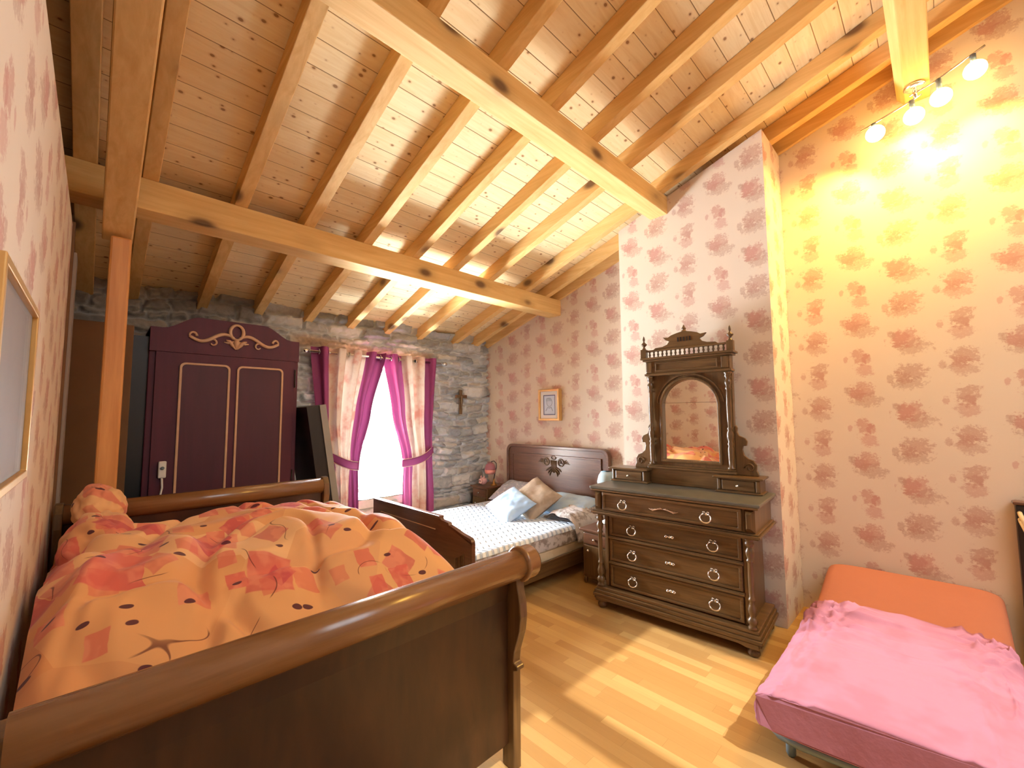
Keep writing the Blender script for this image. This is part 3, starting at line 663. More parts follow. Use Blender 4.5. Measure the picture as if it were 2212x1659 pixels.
# dark board leaning on the wardrobe
b = MB().box(-.11, 3.98, 0, .055, 4.55, 1.66)
ang = math.asin(.26/1.66)
b.xf(Matrix.Translation((1.705, 0, .018)) @ Matrix.Rotation(-ang, 4, 'Y'))
t = thing('leaning_board', 'dark board with pale front edge leaning between purple wardrobe and left curtain', 'board', (1.66, 4.3, 0))
b.build('board', M_blackwood, t, bevel=.004)
b = MB().box(.0, 3.965, .0, .057, 3.979, 1.66).xf(Matrix.Translation((1.705, 0, .018)) @ Matrix.Rotation(-ang, 4, 'Y'))
o = b.build('edging', plain('pale_edge', S(140, 134, 126), .6), t); o['label'] = 'pale front edge'

# ------------------------------------------------------------------ curtains
t = thing('curtain_rod', 'brushed metal curtain rod across the top of the window', 'curtain rod', (2.4, 4.62, 2.25))
MB().tube([(1.56, 4.62, 2.245), (3.26, 4.62, 2.245)], .014, 14).build('pole', M_silver, t)
for x, s in ((1.56, -1), (3.26, 1)): MB().lathe([(.0, 0), (.017, 0), (.02, s*.02), (.026, s*.035), (.02, s*.055), (0, s*.06)], (x, 4.62, 2.245), 'x', 14).build('finial', M_silver, t)
for x in (1.585, 3.235): MB().tube([(x, 4.62, 2.245), (x, 4.70, 2.245), (x, 4.745, 2.245)], .008, 8).build('bracket', M_silver, t)
def curtain(label, lf, rt, bands, tie, side, nf, gx):
    # lf(z), rt(z): left and right edge; bands: share of width per panel
    t = thing('curtain', label, 'curtain', ((lf(2.2)+rt(2.2))/2, 4.62, 0), group='tied curtains at the window')
    def surf(u, z):
        x0, x1 = lf(z), rt(z); w = x1-x0
        pinch = math.exp(-((z-tie)/.22)**2)
        amp = (.034+.022*sst(z, 1.9, 2.25))*(1-.55*pinch)
        y = 4.615+amp*math.sin(2*PI*nf*u+.8)+.012*math.sin(2*PI*nf*2.3*u+z*1.3)-.02*pinch
        x = x0+w*(u+.016*math.sin(4*PI*nf*u+z*2)*(1-pinch))
        return (x, y, z)
    u0 = 0
    for k, (share, kind) in enumerate(bands):
        nm, mt = (('side_panel', M_cpurple), ('printed_panel', M_cprint))[kind]
        b = MB().grid(lambda a, c: surf(u0+share*a, 2.30-2.26*c), max(8, int(70*share)), 110)
        p = b.build(nm, mt, t); p['label'] = ('purple satin edge of the curtain', 'printed linen middle of the curtain')[kind]
        u0 += share
    # tie-back wrapping the gathered cloth
    zt0, zt1 = side
    def tb(u, v):
        x0, x1 = lf(tie)-.01, rt(tie)+.012
        zc = zt0+(zt1-zt0)*u+.03*math.sin(PI*u)*-1
        yy = 4.615-.075*math.sin(PI*min(1, max(0, u)))-.012
        return (x0+(x1-x0)*u, yy, zc+.055*(v-.5)*1.7)
    b = MB().grid(tb, 24, 4)
    tbm = b.build('tieback', M_cpurple, t)
    md = tbm.modifiers.new('solid', 'SOLIDIFY'); md.thickness = .006
    for v in (0, 1): MB().tube([tb(i/20, v) for i in range(21)], .004, 6).build('piping', M_cprint, tbm)
    for x in gx:
        MB().lathe([(.020, -.003), (.032, -.003), (.034, 0), (.032, .003), (.020, .003), (.020, -.003)], (x, 4.62, 2.245), 'x', 16).build('grommet', M_silver, t)
    return t
def lerp_edge(pts):
    pts = sorted(pts)
    def f(z):
        if z <= pts[0][0]: return pts[0][1]
        for (a, b_), (c, d) in zip(pts, pts[1:]):
            if z <= c: s = (z-a)/(c-a); s = s*s*(3-2*s)*.5+s*.5; return b_+(d-b_)*s
        return pts[-1][1]
    return f
curtain('left curtain, purple with printed middle, tied back beside the leaning board',
        lerp_edge([(0, 1.80), (.7, 1.80), (1.0, 1.795), (1.16, 1.74), (1.5, 1.66), (2.3, 1.60)]), lerp_edge([(0, 2.13), (.6, 2.115), (.95, 2.10), (1.10, 2.12), (1.6, 2.24), (2.3, 2.425)]),
        [(.22, 0), (.50, 1), (.28, 0)], 1.05, (1.15, 1.0), 4.5, [1.66, 1.76, 1.87, 1.99, 2.12, 2.25, 2.36])
curtain('right curtain, purple with printed middle, tied back beside the wooden cross',
        lerp_edge([(0, 2.70), (.6, 2.69), (.95, 2.69), (1.08, 2.665), (1.6, 2.545), (2.3, 2.425)]), lerp_edge([(0, 3.14), (.6, 3.135), (1.05, 3.095), (1.2, 3.10), (2.3, 3.165)]),
        [(.31, 0), (.44, 1), (.25, 0)], 1.05, (.985, 1.13), 4.0, [2.50, 2.60, 2.72, 2.84, 2.95, 3.06])

# ------------------------------------------------------------------ cross and pictures
t = thing('crucifix', 'small wooden cross hanging on the grey stone wall', 'cross', (3.60, 4.68, 1.59))
MB().box(3.575, 4.665, 1.575, 3.622, 4.69, 1.915).build('upright', M_walZ, t, bevel=.004)
MB().box(3.505, 4.66, 1.80, 3.70, 4.685, 1.845).build('crossbar', M_walX, t, bevel=.004)
MB().tube([(3.60, 4.655, 1.83), (3.60, 4.648, 1.77), (3.602, 4.652, 1.66)], [.011, .014, .007], 8).build('figure', M_walZ, t)

def picture_right():
    y0, y1, z0, z1 = 3.325, 3.668, 1.485, 1.885
    t = thing('framed_picture', 'small gilt framed portrait sketch above the far bed headboard', 'picture', (4.11, 3.5, 1.485))
    R = lambda d: [(y0+d, z0+d), (y1-d, z0+d), (y1-d, z1-d), (y0+d, z1-d)]
    MB().ring(R(0), R(.028), 'x', 4.085, 4.149).build('frame', M_gilt, t, bevel=.005)
    MB().ring(R(.028), R(.072), 'x', 4.104, 4.112).build('mat', M_white, t)
    MB().ring(R(.072), R(.084), 'x', 4.106, 4.113).build('inner_border', plain('slate_blue', S(70, 72, 100), .5), t)
    MB().box(4.108, y0+.084, z0+.084, 4.114, y1-.084, z1-.084).build('sheet', plain('blue_grey_paper', S(204, 214, 228), .7, var=.03), t)
    g = plain('graphite', S(150, 158, 172), .8)
    cy, cz = (y0+y1)/2, (z0+z1)/2
    b = MB().tube([(4.107, cy+.045*math.cos(a), cz+.035+.055*math.sin(a)) for a in [k*2*PI/20 for k in range(20)]], .003, 6, closed=True)
    for k in range(6): b.tube([(4.107, cy+.045-.012*k, cz+.085+.006*math.sin(k)), (4.107, cy+.052-.016*k, cz+.05)], .003, 6)
    b.tube([(4.107, cy+.06, cz-.075), (4.107, cy+.03, cz-.03), (4.107, cy, cz-.04), (4.107, cy-.03, cz-.03), (4.107, cy-.055, cz-.08)], .004, 6)
    b.build('drawing', g, t)
picture_right()
def picture_left():
    y0, y1, z0, z1 = 1.20, 1.835, 1.385, 1.862
    t = thing('framed_picture', 'glazed picture in a thin gilt frame on the papered partition at left', 'picture', (-.14, 1.52, 1.38))
    R = lambda d: [(y0+d, z0+d), (y1-d, z0+d), (y1-d, z1-d), (y0+d, z1-d)]
    MB().ring(R(0), R(.022), 'x', -.149, -.132).build('frame', M_gilt, t, bevel=.003)
    MB().box(-.148, y0+.02, z0+.02, -.144, y1-.02, z1-.02).build('print', plain('faded_print', S(150, 146, 140), .6, var=.15, scale=5.), t)
    MB().box(-.1435, y0+.02, z0+.02, -.1415, y1-.02, z1-.02).build('glass', glass_mat('picture_glass', refl=.12), t)
picture_left()

# ------------------------------------------------------------------ double bed below the window
t = thing('double_bed', 'carved walnut double bed against the papered wall beside the window', 'bed', (3.1, 3.4, 0))
ya, yb = 2.61, 4.235
hbp = lambda d, r: [(ya+d, .25)]+arc(ya+d+r, 1.17-d-r, r, PI, PI/2, 6)+arc(yb-d-r, 1.17-d-r, r, PI/2, 0, 6)+[(yb-d, .25)]
hb = MB().prism(hbp(0, .09), 'x', 4.075, 4.125).build('headboard', M_walY, t, bevel=.008)
MB().ring(hbp(0, .09), hbp(.035, .075), 'x', 4.055, 4.08).build('outer_moulding', M_walY, hb, bevel=.006)
R = lambda d: [(ya+.10+d, .45+d), (yb-.10-d, .45+d), (yb-.10-d, 1.06-d), (ya+.10+d, 1.06-d)]
MB().ring(R(0), R(.022), 'x', 4.060, 4.08).build('panel_moulding', M_walY, hb, bevel=.004)
MB().prism(R(.02), 'x', 4.069, 4.077).build('headboard_panel', M_walY, hb)
b = MB(); cy, cz = 3.405, .975; X_ = 4.064
for s in (-1, 1):
    b.tube([(X_, cy+s*.115+.042*math.cos(a), cz+.042*math.sin(a)) for a in [k*2*PI/24 for k in range(24)]], .010, 8, closed=True)
    for q in range(3):
        a = q*2*PI/3+PI/2; b.tube([(X_, cy+s*.115, cz), (X_, cy+s*.115+.036*math.cos(a), cz+.036*math.sin(a))], [.009, .005], 6)
    for q in range(4): b.tube([(X_, cy+s*.165, cz-.005+.008*q), (X_, cy+s*(.25-.015*q), cz-.012+.016*q)], [.007, .003], 6)
    for q in range(3): b.tube([(X_, cy+s*.03, cz-.06-.02*q), (X_, cy+s*(.09-.015*q), cz-.085-.03*q), (X_, cy+s*(.12-.03*q), cz-.11-.03*q)], [.009, .011, .004], 6)
b.tube([(X_, cy+.035*math.cos(a), cz+.055+.022*math.sin(a)) for a in [k*2*PI/20 for k in range(20)]], .008, 8, closed=True)
for q in range(5): b.tube([(X_, cy-.04+.02*q, cz+.02), (X_, cy-.032+.016*q, cz-.05), (X_, cy-.01+.005*q, cz-.13)], [.008, .009, .004], 6)
o = b.build('carving', M_walZ, hb); o['label'] = 'carved rosettes and leaves'
for y in (ya+.005, yb-.055): MB().box(4.06, y, 0, 4.13, y+.05, .3).build('leg', M_walZ, t, bevel=.006)
fo = [(2.565, .08)]+[(2.565, .58)]+arc(2.605, .575, .04, PI, PI/2, 4)+[(2.70, .63), (2.80, .655), (2.86, .665), (2.87, .685), (2.97, .69), (2.985, .705), (4.17, .700), (4.17, .08)]
f = MB().prism(fo, 'x', 2.085, 2.12).build('footboard', M_walY, t, bevel=.006)
MB().prism([(2.985, .70), (2.985, .72), (4.175, .715), (4.175, .70)], 'x', 2.078, 2.128).build('cap_rail', M_walY, f, bevel=.005)
MB().box(2.079, 3.05, .60, 2.087, 4.0, .606).build('inlay', M_gold, f)
for k in range(6): MB().box(2.078, 2.66+.02*k, .10, 2.088, 2.668+.02*k, .48-.01*k).build('fluting', M_walZ, f, bevel=.002)
for y in (2.575, 4.115): MB().box(2.085, y, 0, 2.12, y+.05, .12).build('leg', M_walZ, t, bevel=.004)
for y in (2.575, 4.165): MB().box(2.12, y, .105, 4.075, y+.03, .235).build('side_rail', M_walX, t, bevel=.006)
o = MB().box(2.13, 2.62, .15, 4.05, 4.155, .305).build('upholstered_base', M_cream, t, bevel=.015, seg=3); o['label'] = 'cream upholstered base'
t = thing('mattress', 'floral sided mattress with pale blue quilted cover on the double bed', 'mattress', (3.1, 3.4, .31))
MB().box(2.13, 2.60, .306, 4.05, 4.165, .445).build('mattress_body', M_floral, t, bevel=.03, seg=4)
def qf(u, v):
    x = 2.125+1.93*u; y = 2.592+1.58*v
    e = min(u*1.93, (1-u)*1.93, v*1.58, (1-v)*1.58); z = .468-.03*max(0, 1-e/.05)**2
    return (x, y, z+.006*noise.noise((x*5, y*5, 0)))
b = MB().grid(qf, 60, 60); b.box(2.14, 2.605, .425, 4.04, 4.16, .445)
o = b.build('quilted_cover', M_quilt, t); o['label'] = 'white and pale blue quilted top'

def pillow_mesh(w, h, th, seed=0., frill=0.):
    b = MB()
    def f(sgn):
        def g(u, v):
            a, c = 2*u-1, 2*v-1
            k = max(0., (1-abs(a)**2.6))*max(0., (1-abs(c)**2.6))
            px = a*(1-.07*(1-abs(c))**1.0*abs(a)**3*0-.05*(1-c*c)*abs(a)); pz = c*(1-.06*(1-a*a)*abs(c))
            wr = .10*noise.noise((a*2.3+seed, c*2.3, sgn))+.05*noise.noise((a*6+seed, c*6, sgn))
            return (px*w/2, sgn*th/2*k**.42*(1+wr*2) if k > 0 else 0., pz*h/2)
        return g
    b.grid(f(1), 24, 24); b.grid(f(-1), 24, 24)
    return b
def pillow(label, mat, w, h, th, loc, rx, rz, seed, ry=0., group='cushions and pillows on the double bed'):
    b = pillow_mesh(w, h, th, seed)
    b.xf(Matrix.Translation(loc) @ Matrix.Rotation(rz, 4, 'Z') @ Matrix.Rotation(rx, 4, 'X') @ Matrix.Rotation(ry, 4, 'Y'))
    o = b.build('pillow' if w > .5 else 'cushion', mat); 
    return tag(o, label, 'pillow' if w > .5 else 'cushion', group)
RZ = math.radians(-90)
pillow('grey blue floral pillow nearest the stone wall on the double bed', M_floralB, .66, .42, .15, (3.83, 3.82, .585), math.radians(-62), RZ, 1.)
pillow('pale blue floral pillow next to the mirrored dresser on the double bed', M_blue, .64, .42, .15, (3.80, 3.00, .555), math.radians(-72), RZ, 2.)
pillow('square taupe cushion behind the pale blue one on the double bed', M_taupe, .46, .46, .16, (3.50, 3.22, .635), math.radians(-50), math.radians(-72), 3., math.radians(33))
pillow('square pale blue cushion tilted in front of the taupe one', M_blue, .40, .40, .13, (3.22, 3.30, .60), math.radians(-57), math.radians(-62), 4., math.radians(38))
def ruf(u, v):
    x = 3.40+.62*u; y = 2.58+.42*v
    z = .475+.105*math.sin(PI*v)**.5*(.6+.4*math.sin(PI*u)**.5)+.02*noise.noise((x*14, y*14, 2))+.012*math.sin(u*60+4*noise.noise((x*5, y*5, 0)))*(1-abs(2*v-1))
    if v < .12: z -= (.12-v)*1.3
    return (x, y-.03*(v < .12), z)
b = MB().grid(ruf, 70, 40); o = b.build('folded_coverlet', M_floral)
tag(o, 'ruffled floral coverlet folded on the bed corner behind the dresser', 'coverlet')

# ------------------------------------------------------------------ bedside tables and lamps
def nightstand(label, x0, y0, x1, y1, h):
    t = thing('nightstand', label, 'nightstand', ((x0+x1)/2, (y0+y1)/2, 0), group='nightstands of the double bed')
    MB().box(x0+.015, y0+.015, .06, x1, y1-.015, h-.025).build('body', M_walZ, t, bevel=.005)
    MB().box(x0-.01, y0-.01, h-.025, x1+.005, y1+.01, h).build('top', M_walY, t, bevel=.006)
    d = MB().box(x0, y0+.035, .09, x0+.018, y1-.035, h-.15).build('door', M_walZ, t, bevel=.004)
    MB().ball((x0-.014, (y0*.3+y1*.7), h*.62), .013).build('knob', M_silver, d)
    d = MB().box(x0, y0+.035, h-.135, x0+.018, y1-.035, h-.04).build('drawer', M_walY, t, bevel=.004)
    MB().ball((x0-.012, (y0+y1)/2, h-.088), .012).build('knob', M_silver, d)
    for a in (x0+.03, x1-.03):
        for c in (y0+.035, y1-.035): MB().lathe([(.012, 0), (.02, .02), (.016, .06)], (a, c, 0), 'z', 10).build('leg', M_walZ, t)
nightstand('dark nightstand in the corner by the stone wall with pink lamp', 3.76, 4.30, 4.12, 4.64, .60)
nightstand('dark nightstand between the double bed and the mirrored dresser', 3.30, 2.14, 3.72, 2.445, .50)
t = thing('table_lamp', 'small lamp with pink shade and curved stem in the stone wall corner', 'lamp', (3.92, 4.40, .60))
MB().lathe([(0, .601), (.05, .601), (.05, .612), (.025, .625), (.014, .66), (.01, .69), (0, .69)], (3.94, 4.37, 0)).build('base', plain('brass', S(150, 110, 60), .3, .8), t)
st = [(3.94, 4.37, .68), (3.95, 4.36, .76), (3.965, 4.345, .84), (3.962, 4.345, .90), (3.945, 4.37, .93), (3.925, 4.395, .925), (3.915, 4.405, .90)]
MB().tube(st, .006, 8).build('stem', M_blackwood, t)
MB().lathe([(.012, .915), (.03, .91), (.06, .88), (.077, .83), (.078, .815), (.074, .815), (.058, .872), (.03, .90), (.012, .905)], (3.91, 4.41, 0), 'z', 24).build('shade', plain('mauve_shade', S(150, 92, 96), .4), t)
MB().lathe([(.078, .815), (.074, .775), (.062, .755), (.058, .757), (.070, .778), (.074, .815)], (3.91, 4.41, 0), 'z', 24).build('shade_rim', M_pinkshade, t)
t = thing('piggy_bank', 'round pink ornament with two dark dots on the corner nightstand', 'ornament', (3.83, 4.50, .60))
MB().ball((3.86, 4.50, .655), (.058, .05, .05)).build('body', M_pig, t)
MB().lathe([(0, -.006), (.034, -.006), (.036, 0), (.034, .012), (0, .012)], (3.80, 4.49, .66), 'x', 20).build('snout', M_pig, t)
for dy in (-.014, .014): MB().ball((3.793, 4.49+dy, .662), .007, 10, 8).build('nostril', M_black, t)
for dy in (-.03, .03): MB().lathe([(.016, 0), (.012, .02), (.002, .035)], (3.85, 4.50+dy, .695), 'z', 10).build('ear', M_pig, t)
t = thing('table_lamp', 'lamp with white shade half hidden behind the mirrored dresser', 'lamp', (3.60, 2.34, .50))
MB().lathe([(0, .501), (.06, .501), (.06, .515), (.02, .54), (.03, .62), (.04, .70), (.02, .80), (.012, .88), (0, .88)], (3.60, 2.345, 0)).build('base', M_white, t)
MB().lathe([(.05, 1.0), (.075, .96), (.09, .90), (.085, .87), (.082, .87), (.087, .90), (.072, .96), (.047, 1.0)], (3.60, 2.345, 0), 'z', 24).build('shade', cloth('white_shade', S(216, 232, 236), translucent=.4), t)

# ------------------------------------------------------------------ dresser (local frame: x along the front, y into the wall)
DR = thing('dresser', 'carved walnut dresser of four drawers with turned columns against the chimney breast', 'dresser', (2.965, 2.06, 0), math.atan2(-.9972, .075))
def L(b, name, mat, parent=None, **k): return b.build(name, mat, parent or DR, world=False, **k)
MB_ = MB
L(MB().prism([(-.037, 0), (1.21, 0), (1.21, .57), (-.037, .57)], 'z', .945, .967), 'marble_top', M_marble, bevel=.006)
b = MB().box(.06, .085, .10, 1.11, .55, .76); b.box(.0, .03, .76, 1.175, .55, .93)
L(b, 'carcass', M_walZ, bevel=.003)
b = MB()
for z0, z1, e in ((.93, .945, .02), (.765, .775, .012), (.748, .765, .026), (.738, .748, .014)): b.box(-.005-e, .02-e, z0, 1.18+e, .55, z1)
L(b, 'cornice_moulding', M_walX, bevel=.004)
b = MB()
for z0, z1, e in ((.14, .165, 0.), (.115, .14, .012), (.09, .115, .022), (.07, .09, .014)): b.box(.0-e, .02-e, z0, 1.17+e, .55, z1)
L(b, 'plinth', M_walX, bevel=.005)
ap = [(.0, .09), (1.17, .09), (1.17, .056), (1.10, .056), (1.05, .068), (.12, .068), (.07, .056), (.0, .056)]
L(MB().prism(ap, 'y', .0, .025), 'apron', M_walX, bevel=.004)
for x in (.04, 1.13):
    for y in (.045, .50): L(MB().lathe([(0, 0), (.024, 0), (.038, .016), (.038, .032), (.024, .046), (.032, .060), (0, .060)], (x, y, 0), 'z', 16), 'bun_foot', M_walZ)
def handle(p, x, y, z, r=.031):
    b = MB()
    pts = [(x+r*1.15*math.sin(a), y-.022-.006*math.cos(a), z-r*.25-r*.95*math.cos(a)) for a in [-2.5+5.0*k/22 for k in range(23)]]
    b.tube(pts, [.0035+.0022*math.sin(PI*k/22) for k in range(23)], 8)
    for s in (-1, 1):
        b.lathe([(0, -.004), (.009, -.004), (.008, -.014), (.005, -.024), (0, -.026)], (x+s*.0185, y, z+r*.62), 'y', 10)
        b.tube([(x+s*.004, y-.006, z+r*.9), (x+s*.014, y-.01, z+r*1.1), (x+s*.024, y-.006, z+r*.85)], [.004, .005, .003], 6)
    b.lathe([(0, 0), (.012, -.001), (.010, -.007), (0, -.009)], (x, y, z+r*.55), 'y', 12)
    h = L(b, 'handle', M_silver, p); return h
def scutcheon(p, x, y, z):
    b = MB().lathe([(0, 0), (.013, 0), (.012, -.005), (0, -.006)], (x, y, z), 'y', 14)
    for s in (-1, 1):
        b.tube([(x+s*.012, y-.003, z), (x+s*.024, y-.005, z+.008), (x+s*.036, y-.003, z)], [.004, .006, .002], 6)
        b.tube([(x+s*.012, y-.003, z), (x+s*.024, y-.005, z-.008), (x+s*.036, y-.003, z)], [.004, .006, .002], 6)
    L(b, 'keyhole_plate', M_silver, p)
def drawer(x0, x1, z0, z1, y, hz, xs, lock=True):
    d = L(MB().box(x0, y, z0, x1, y+.03, z1), 'drawer', M_walX, bevel=.003)
    e = [(x0, z0), (x1, z0), (x1, z1), (x0, z1)]; i = [(x0+.024, z0+.02), (x1-.024, z0+.02), (x1-.024, z1-.02), (x0+.024, z1-.02)]
    L(MB().ring(e, i, 'y', y-.014, y+.002), 'drawer_moulding', M_walX, d, bevel=.006, seg=2)
    for x in xs: handle(d, x, y, hz)
    if lock: scutcheon(d, (x0+x1)/2, y, hz)
drawer(.075, 1.10, .785, .925, .018, .845, (.257, .878), False)
b = MB()
for k in range(5):
    for s in (-1, 1): b.tube([(.575+s*.01*k, .016, .85), (.575+s*(.02+.014*k), .012, .858-.006*k), (.575+s*(.03+.02*k), .015, .846)], [.002, .004, .001], 6)
o = L(b, 'carving', M_gold); o['label'] = 'small pale carved spray on the top drawer'
for x0, x1 in ((.0, .062), (1.113, 1.175)):
    xm = (x0+x1)/2
    b = MB().add([(x0, .03, .78), (x1, .03, .78), (x1, .03, .93), (x0, .03, .93), (x0+.02, -.008, .81), (x1-.02, -.008, .81), (x1-.02, -.008, .90), (x0+.02, -.008, .90)], [(4, 5, 6, 7), (0, 1, 5, 4), (1, 2, 6, 5), (2, 3, 7, 6), (3, 0, 4, 7)])
    L(b, 'corner_block', M_walZ)
for z0, z1, hz in ((.575, .735, .645), (.375, .545, .452), (.175, .345, .252)): drawer(.105, 1.115-.035, z0, z1, .075, hz, (.30, .90))
b = MB()
for z0, z1 in ((.548, .572), (.348, .372)): b.box(.10, .055, z0, 1.09, .09, z1); b.box(.10, .047, z0+.006, 1.09, .06, z0+.018)
L(b, 'drawer_rail', M_walX, bevel=.004)
COLP = [(0, .165), (.024, .165), (.024, .18), (.017, .19), (.025, .205), (.027, .222), (.018, .238), (.013, .246), (.020, .262), (.023, .285), (.017, .315), (.012, .335), (.018, .345), (.018, .355), (.0125, .365), (.014, .40), (.015, .50), (.0135, .58), (.019, .59), (.019, .60), (.013, .61), (.021, .635), (.023, .655), (.015, .675), (.012, .683), (.022, .695), (.024, .71), (.017, .722), (.024, .73), (.024, .74), (0, .74)]
COLP = [(r*1.2, h) for r, h in COLP]
for x in (.032, 1.133): L(MB().lathe(COLP, (x, .042, 0), 'z', 18), 'turned_column', M_walZ)
for x0 in (.06, 1.085): L(MB().box(x0, .07, .165, x0+.03, .09, .74), 'pilaster', M_walZ, bevel=.004)
for x0, x1 in ((.055, .06), (1.11, 1.115)): L(MB().box(x0, .14, .2, x1, .50, .70), 'side_panel', M_walZ, bevel=.003)

# mirror stand on the marble
TM = thing('dressing_mirror', 'arched mirror in carved walnut frame standing on the dresser marble', 'mirror', DR.location, DR.rotation_euler.z)
def T(b, name, mat, parent=None, **k): return b.build(name, mat, parent or TM, world=False, **k)
y0, y1 = .45, .50
T(MB().box(.30, .44, .968, .975, .52, 1.12), 'base_panel', M_walX, bevel=.004)
b = MB(); b.box(.29, .425, 1.095, .985, .52, 1.115); b.box(.295, .432, 1.115, .98, .515, 1.128); T(b, 'base_moulding', M_walX, bevel=.004)
# frame with an arched opening
n = 14; xa, xb, zs, zbm, ztop = .427, .865, 1.62, 1.178, 1.885
half = (xb-xa)/2; cxm = (xa+xb)/2
inner = [(xb, zbm), (xb, zs)]+arc(cxm, zs, half, 0, PI, 2*n)[1:-1]+[(xa, zs), (xa, zbm)]
outer = []
for (x, z) in inner:
    if z <= zbm+1e-6: outer.append((.312 if x < cxm else .975, 1.128))
    elif z <= zs+1e-6: outer.append((.312 if x < cxm else .975, zs))
    else:
        a = math.atan2(z-zs, x-cxm); dx, dz = math.cos(a), math.sin(a)
        s = min((.3315/abs(dx)) if abs(dx) > 1e-6 else 9, (ztop-zs)/max(dz, 1e-6)); outer.append((cxm+dx*s, zs+dz*s))
fr = T(MB().ring(outer, inner, 'y', y0, y1), 'mirror_frame', M_walZ, bevel=.0)
def off(d, pts):
    return [(cxm+(x-cxm)*(1+d/half), (z if z > zs else z) if False else (zs+(z-zs)*(1+d/half) if z > zs else (z-d if z <= zbm+1e-6 else z))) for x, z in pts]
T(MB().ring(off(.022, inner), inner, 'y', y0-.02, y0+.004), 'mirror_moulding', M_walZ, fr, bevel=.006)
T(MB().ring(off(.052, inner[2:-2]+[]), off(.040, inner[2:-2]), 'y', y0-.012, y0+.003), 'arch_moulding', M_walZ, fr, bevel=.003)
T(MB().prism(off(.004, inner), 'y', y0+.022, y0+.026), 'mirror_glass', M_mirror)
CP = [(0, 1.13), (.022, 1.13), (.022, 1.145), (.014, 1.155), (.016, 1.20), (.018, 1.29), (.013, 1.31), (.019, 1.325), (.012, 1.34), (.02, 1.37), (.021, 1.40), (.012, 1.43), (.018, 1.44), (.011, 1.455), (.015, 1.52), (.0165, 1.62), (.013, 1.74), (.02, 1.75), (.013, 1.765), (.021, 1.79), (.021, 1.81), (.012, 1.83), (.022, 1.845), (.017, 1.86), (.024, 1.87), (.024, 1.88), (0, 1.88)]
CP = [(r*1.2, h) for r, h in CP]
for x in (.335, .952): T(MB().lathe(CP, (x, .425, 0), 'z', 16), 'turned_column', M_walZ)
b = MB(); b.box(.295, .40, 1.885, .985, .51, 1.905); b.box(.305, .41, 1.905, .975, .505, 2.01); b.box(.285, .39, 2.01, .995, .515, 2.025); b.box(.27, .375, 2.025, 1.01, .52, 2.042)
en = T(b, 'entablature', M_walX, bevel=.004)
T(MB().ring([(.39, 1.92), (.89, 1.92), (.89, 1.995), (.39, 1.995)], [(.402, 1.932), (.878, 1.932), (.878, 1.983), (.402, 1.983)], 'y', .402, .412), 'frieze_moulding', M_walX, en, bevel=.003)
for x0 in (.312, .915): T(MB().box(x0, .398, 1.912, x0+.05, .412, 2.003), 'corner_block', M_walZ, en, bevel=.006)
ga = T(MB().box(.31, .395, 2.093, .97, .425, 2.108), 'gallery_rail', M_walX, bevel=.004)
for k in range(17):
    x = .345+.59*k/16
    T(MB().lathe([(0, 2.042), (.010, 2.042), (.006, 2.052), (.011, 2.066), (.006, 2.08), (.010, 2.093), (0, 2.093)], (x, .41, 0), 'z', 8), 'baluster', M_walZ, ga)
for x in (.295, .985):
    b = MB().box(x-.024, .386, 2.042, x+.024, .434, 2.118)
    b.lathe([(0, 2.118), (.02, 2.118), (.012, 2.13), (.008, 2.142), (.024, 2.158), (.026, 2.166), (.010, 2.18), (.006, 2.19), (.011, 2.205), (.007, 2.225), (0, 2.24)], (x, .41, 0), 'z', 14)
    T(b, 'finial', M_walZ, bevel=.002)
cr_ = [(.38, 2.108), (.90, 2.108), (.88, 2.122), (.82, 2.126), (.78, 2.14), (.762, 2.165), (.79, 2.178), (.815, 2.205), (.77, 2.20), (.745, 2.215), (.70, 2.228), (.66, 2.236), (.62, 2.236), (.58, 2.228), (.535, 2.215), (.51, 2.20), (.465, 2.205), (.49, 2.178), (.518, 2.165), (.50, 2.14), (.46, 2.126), (.40, 2.122)]
b = MB().prism(cr_, 'y', .40, .425)
b.lathe([(0, 2.232), (.022, 2.236), (.014, 2.248), (.020, 2.26), (.01, 2.272), (.004, 2.29), (0, 2.292)], (.64, .41, 0), 'z', 12)
crest = T(b, 'crest', M_walX, bevel=.003)
for k in range(5): T(MB().box(.588+.024*k, .396, 2.155, .598+.024*k, .402, 2.19), 'slot', M_blackwood, crest)
br = [(0, 0), (.0, .38), (-.008, .40), (-.022, .375), (-.018, .345), (-.03, .315), (-.07, .295), (-.085, .27), (-.08, .235), (-.055, .232), (-.05, .205), (-.06, .16), (-.085, .135), (-.12, .12), (-.142, .085), (-.138, .045), (-.15, .02), (-.15, 0)]
for s, xo in ((1, .312), (-1, .975)):
    bk = T(MB().prism([(xo+s*x, 1.09+z*.95) for x, z in br], 'y', .455, .485), 'side_bracket', M_walZ, bevel=.004)
    a_ = [k*.4 for k in range(18)]
    T(MB().tube([(xo+s*(-.095+.036*math.cos(a)*(1-a/9)), .453, 1.15+.036*math.sin(a)*(1-a/9)) for a in a_], .006, 6), 'scroll', M_walZ, bk)
for x0, x1 in ((-.03, .315), (.845, 1.165)):
    bx = T(MB().box(x0+.015, .365, .968, x1-.015, .54, 1.075), 'drawer_box', M_walZ, bevel=.003)
    T(MB().box(x0-.008, .335, 1.075, x1+.008, .55, 1.09), 'box_top', M_walX, bx, bevel=.005)
    T(MB().box(x0, .355, .968, x1, .545, .98), 'box_base', M_walX, bx, bevel=.004)
    T(MB().box(x0+.05, .352, .99, x1-.05, .368, 1.062), 'drawer', M_walX, bx, bevel=.006)
    T(MB().lathe([(0, .352), (.005, .352), (.005, .344), (.011, .338), (.008, .330), (0, .328)], ((x0+x1)/2, 0, 1.026), 'y', 12), 'knob', M_silver, bx)
    for xx in (x0+.018, x1-.044): T(MB().box(xx, .352, .985, xx+.026, .37, 1.07), 'corner_block', M_walZ, bx, bevel=.008)

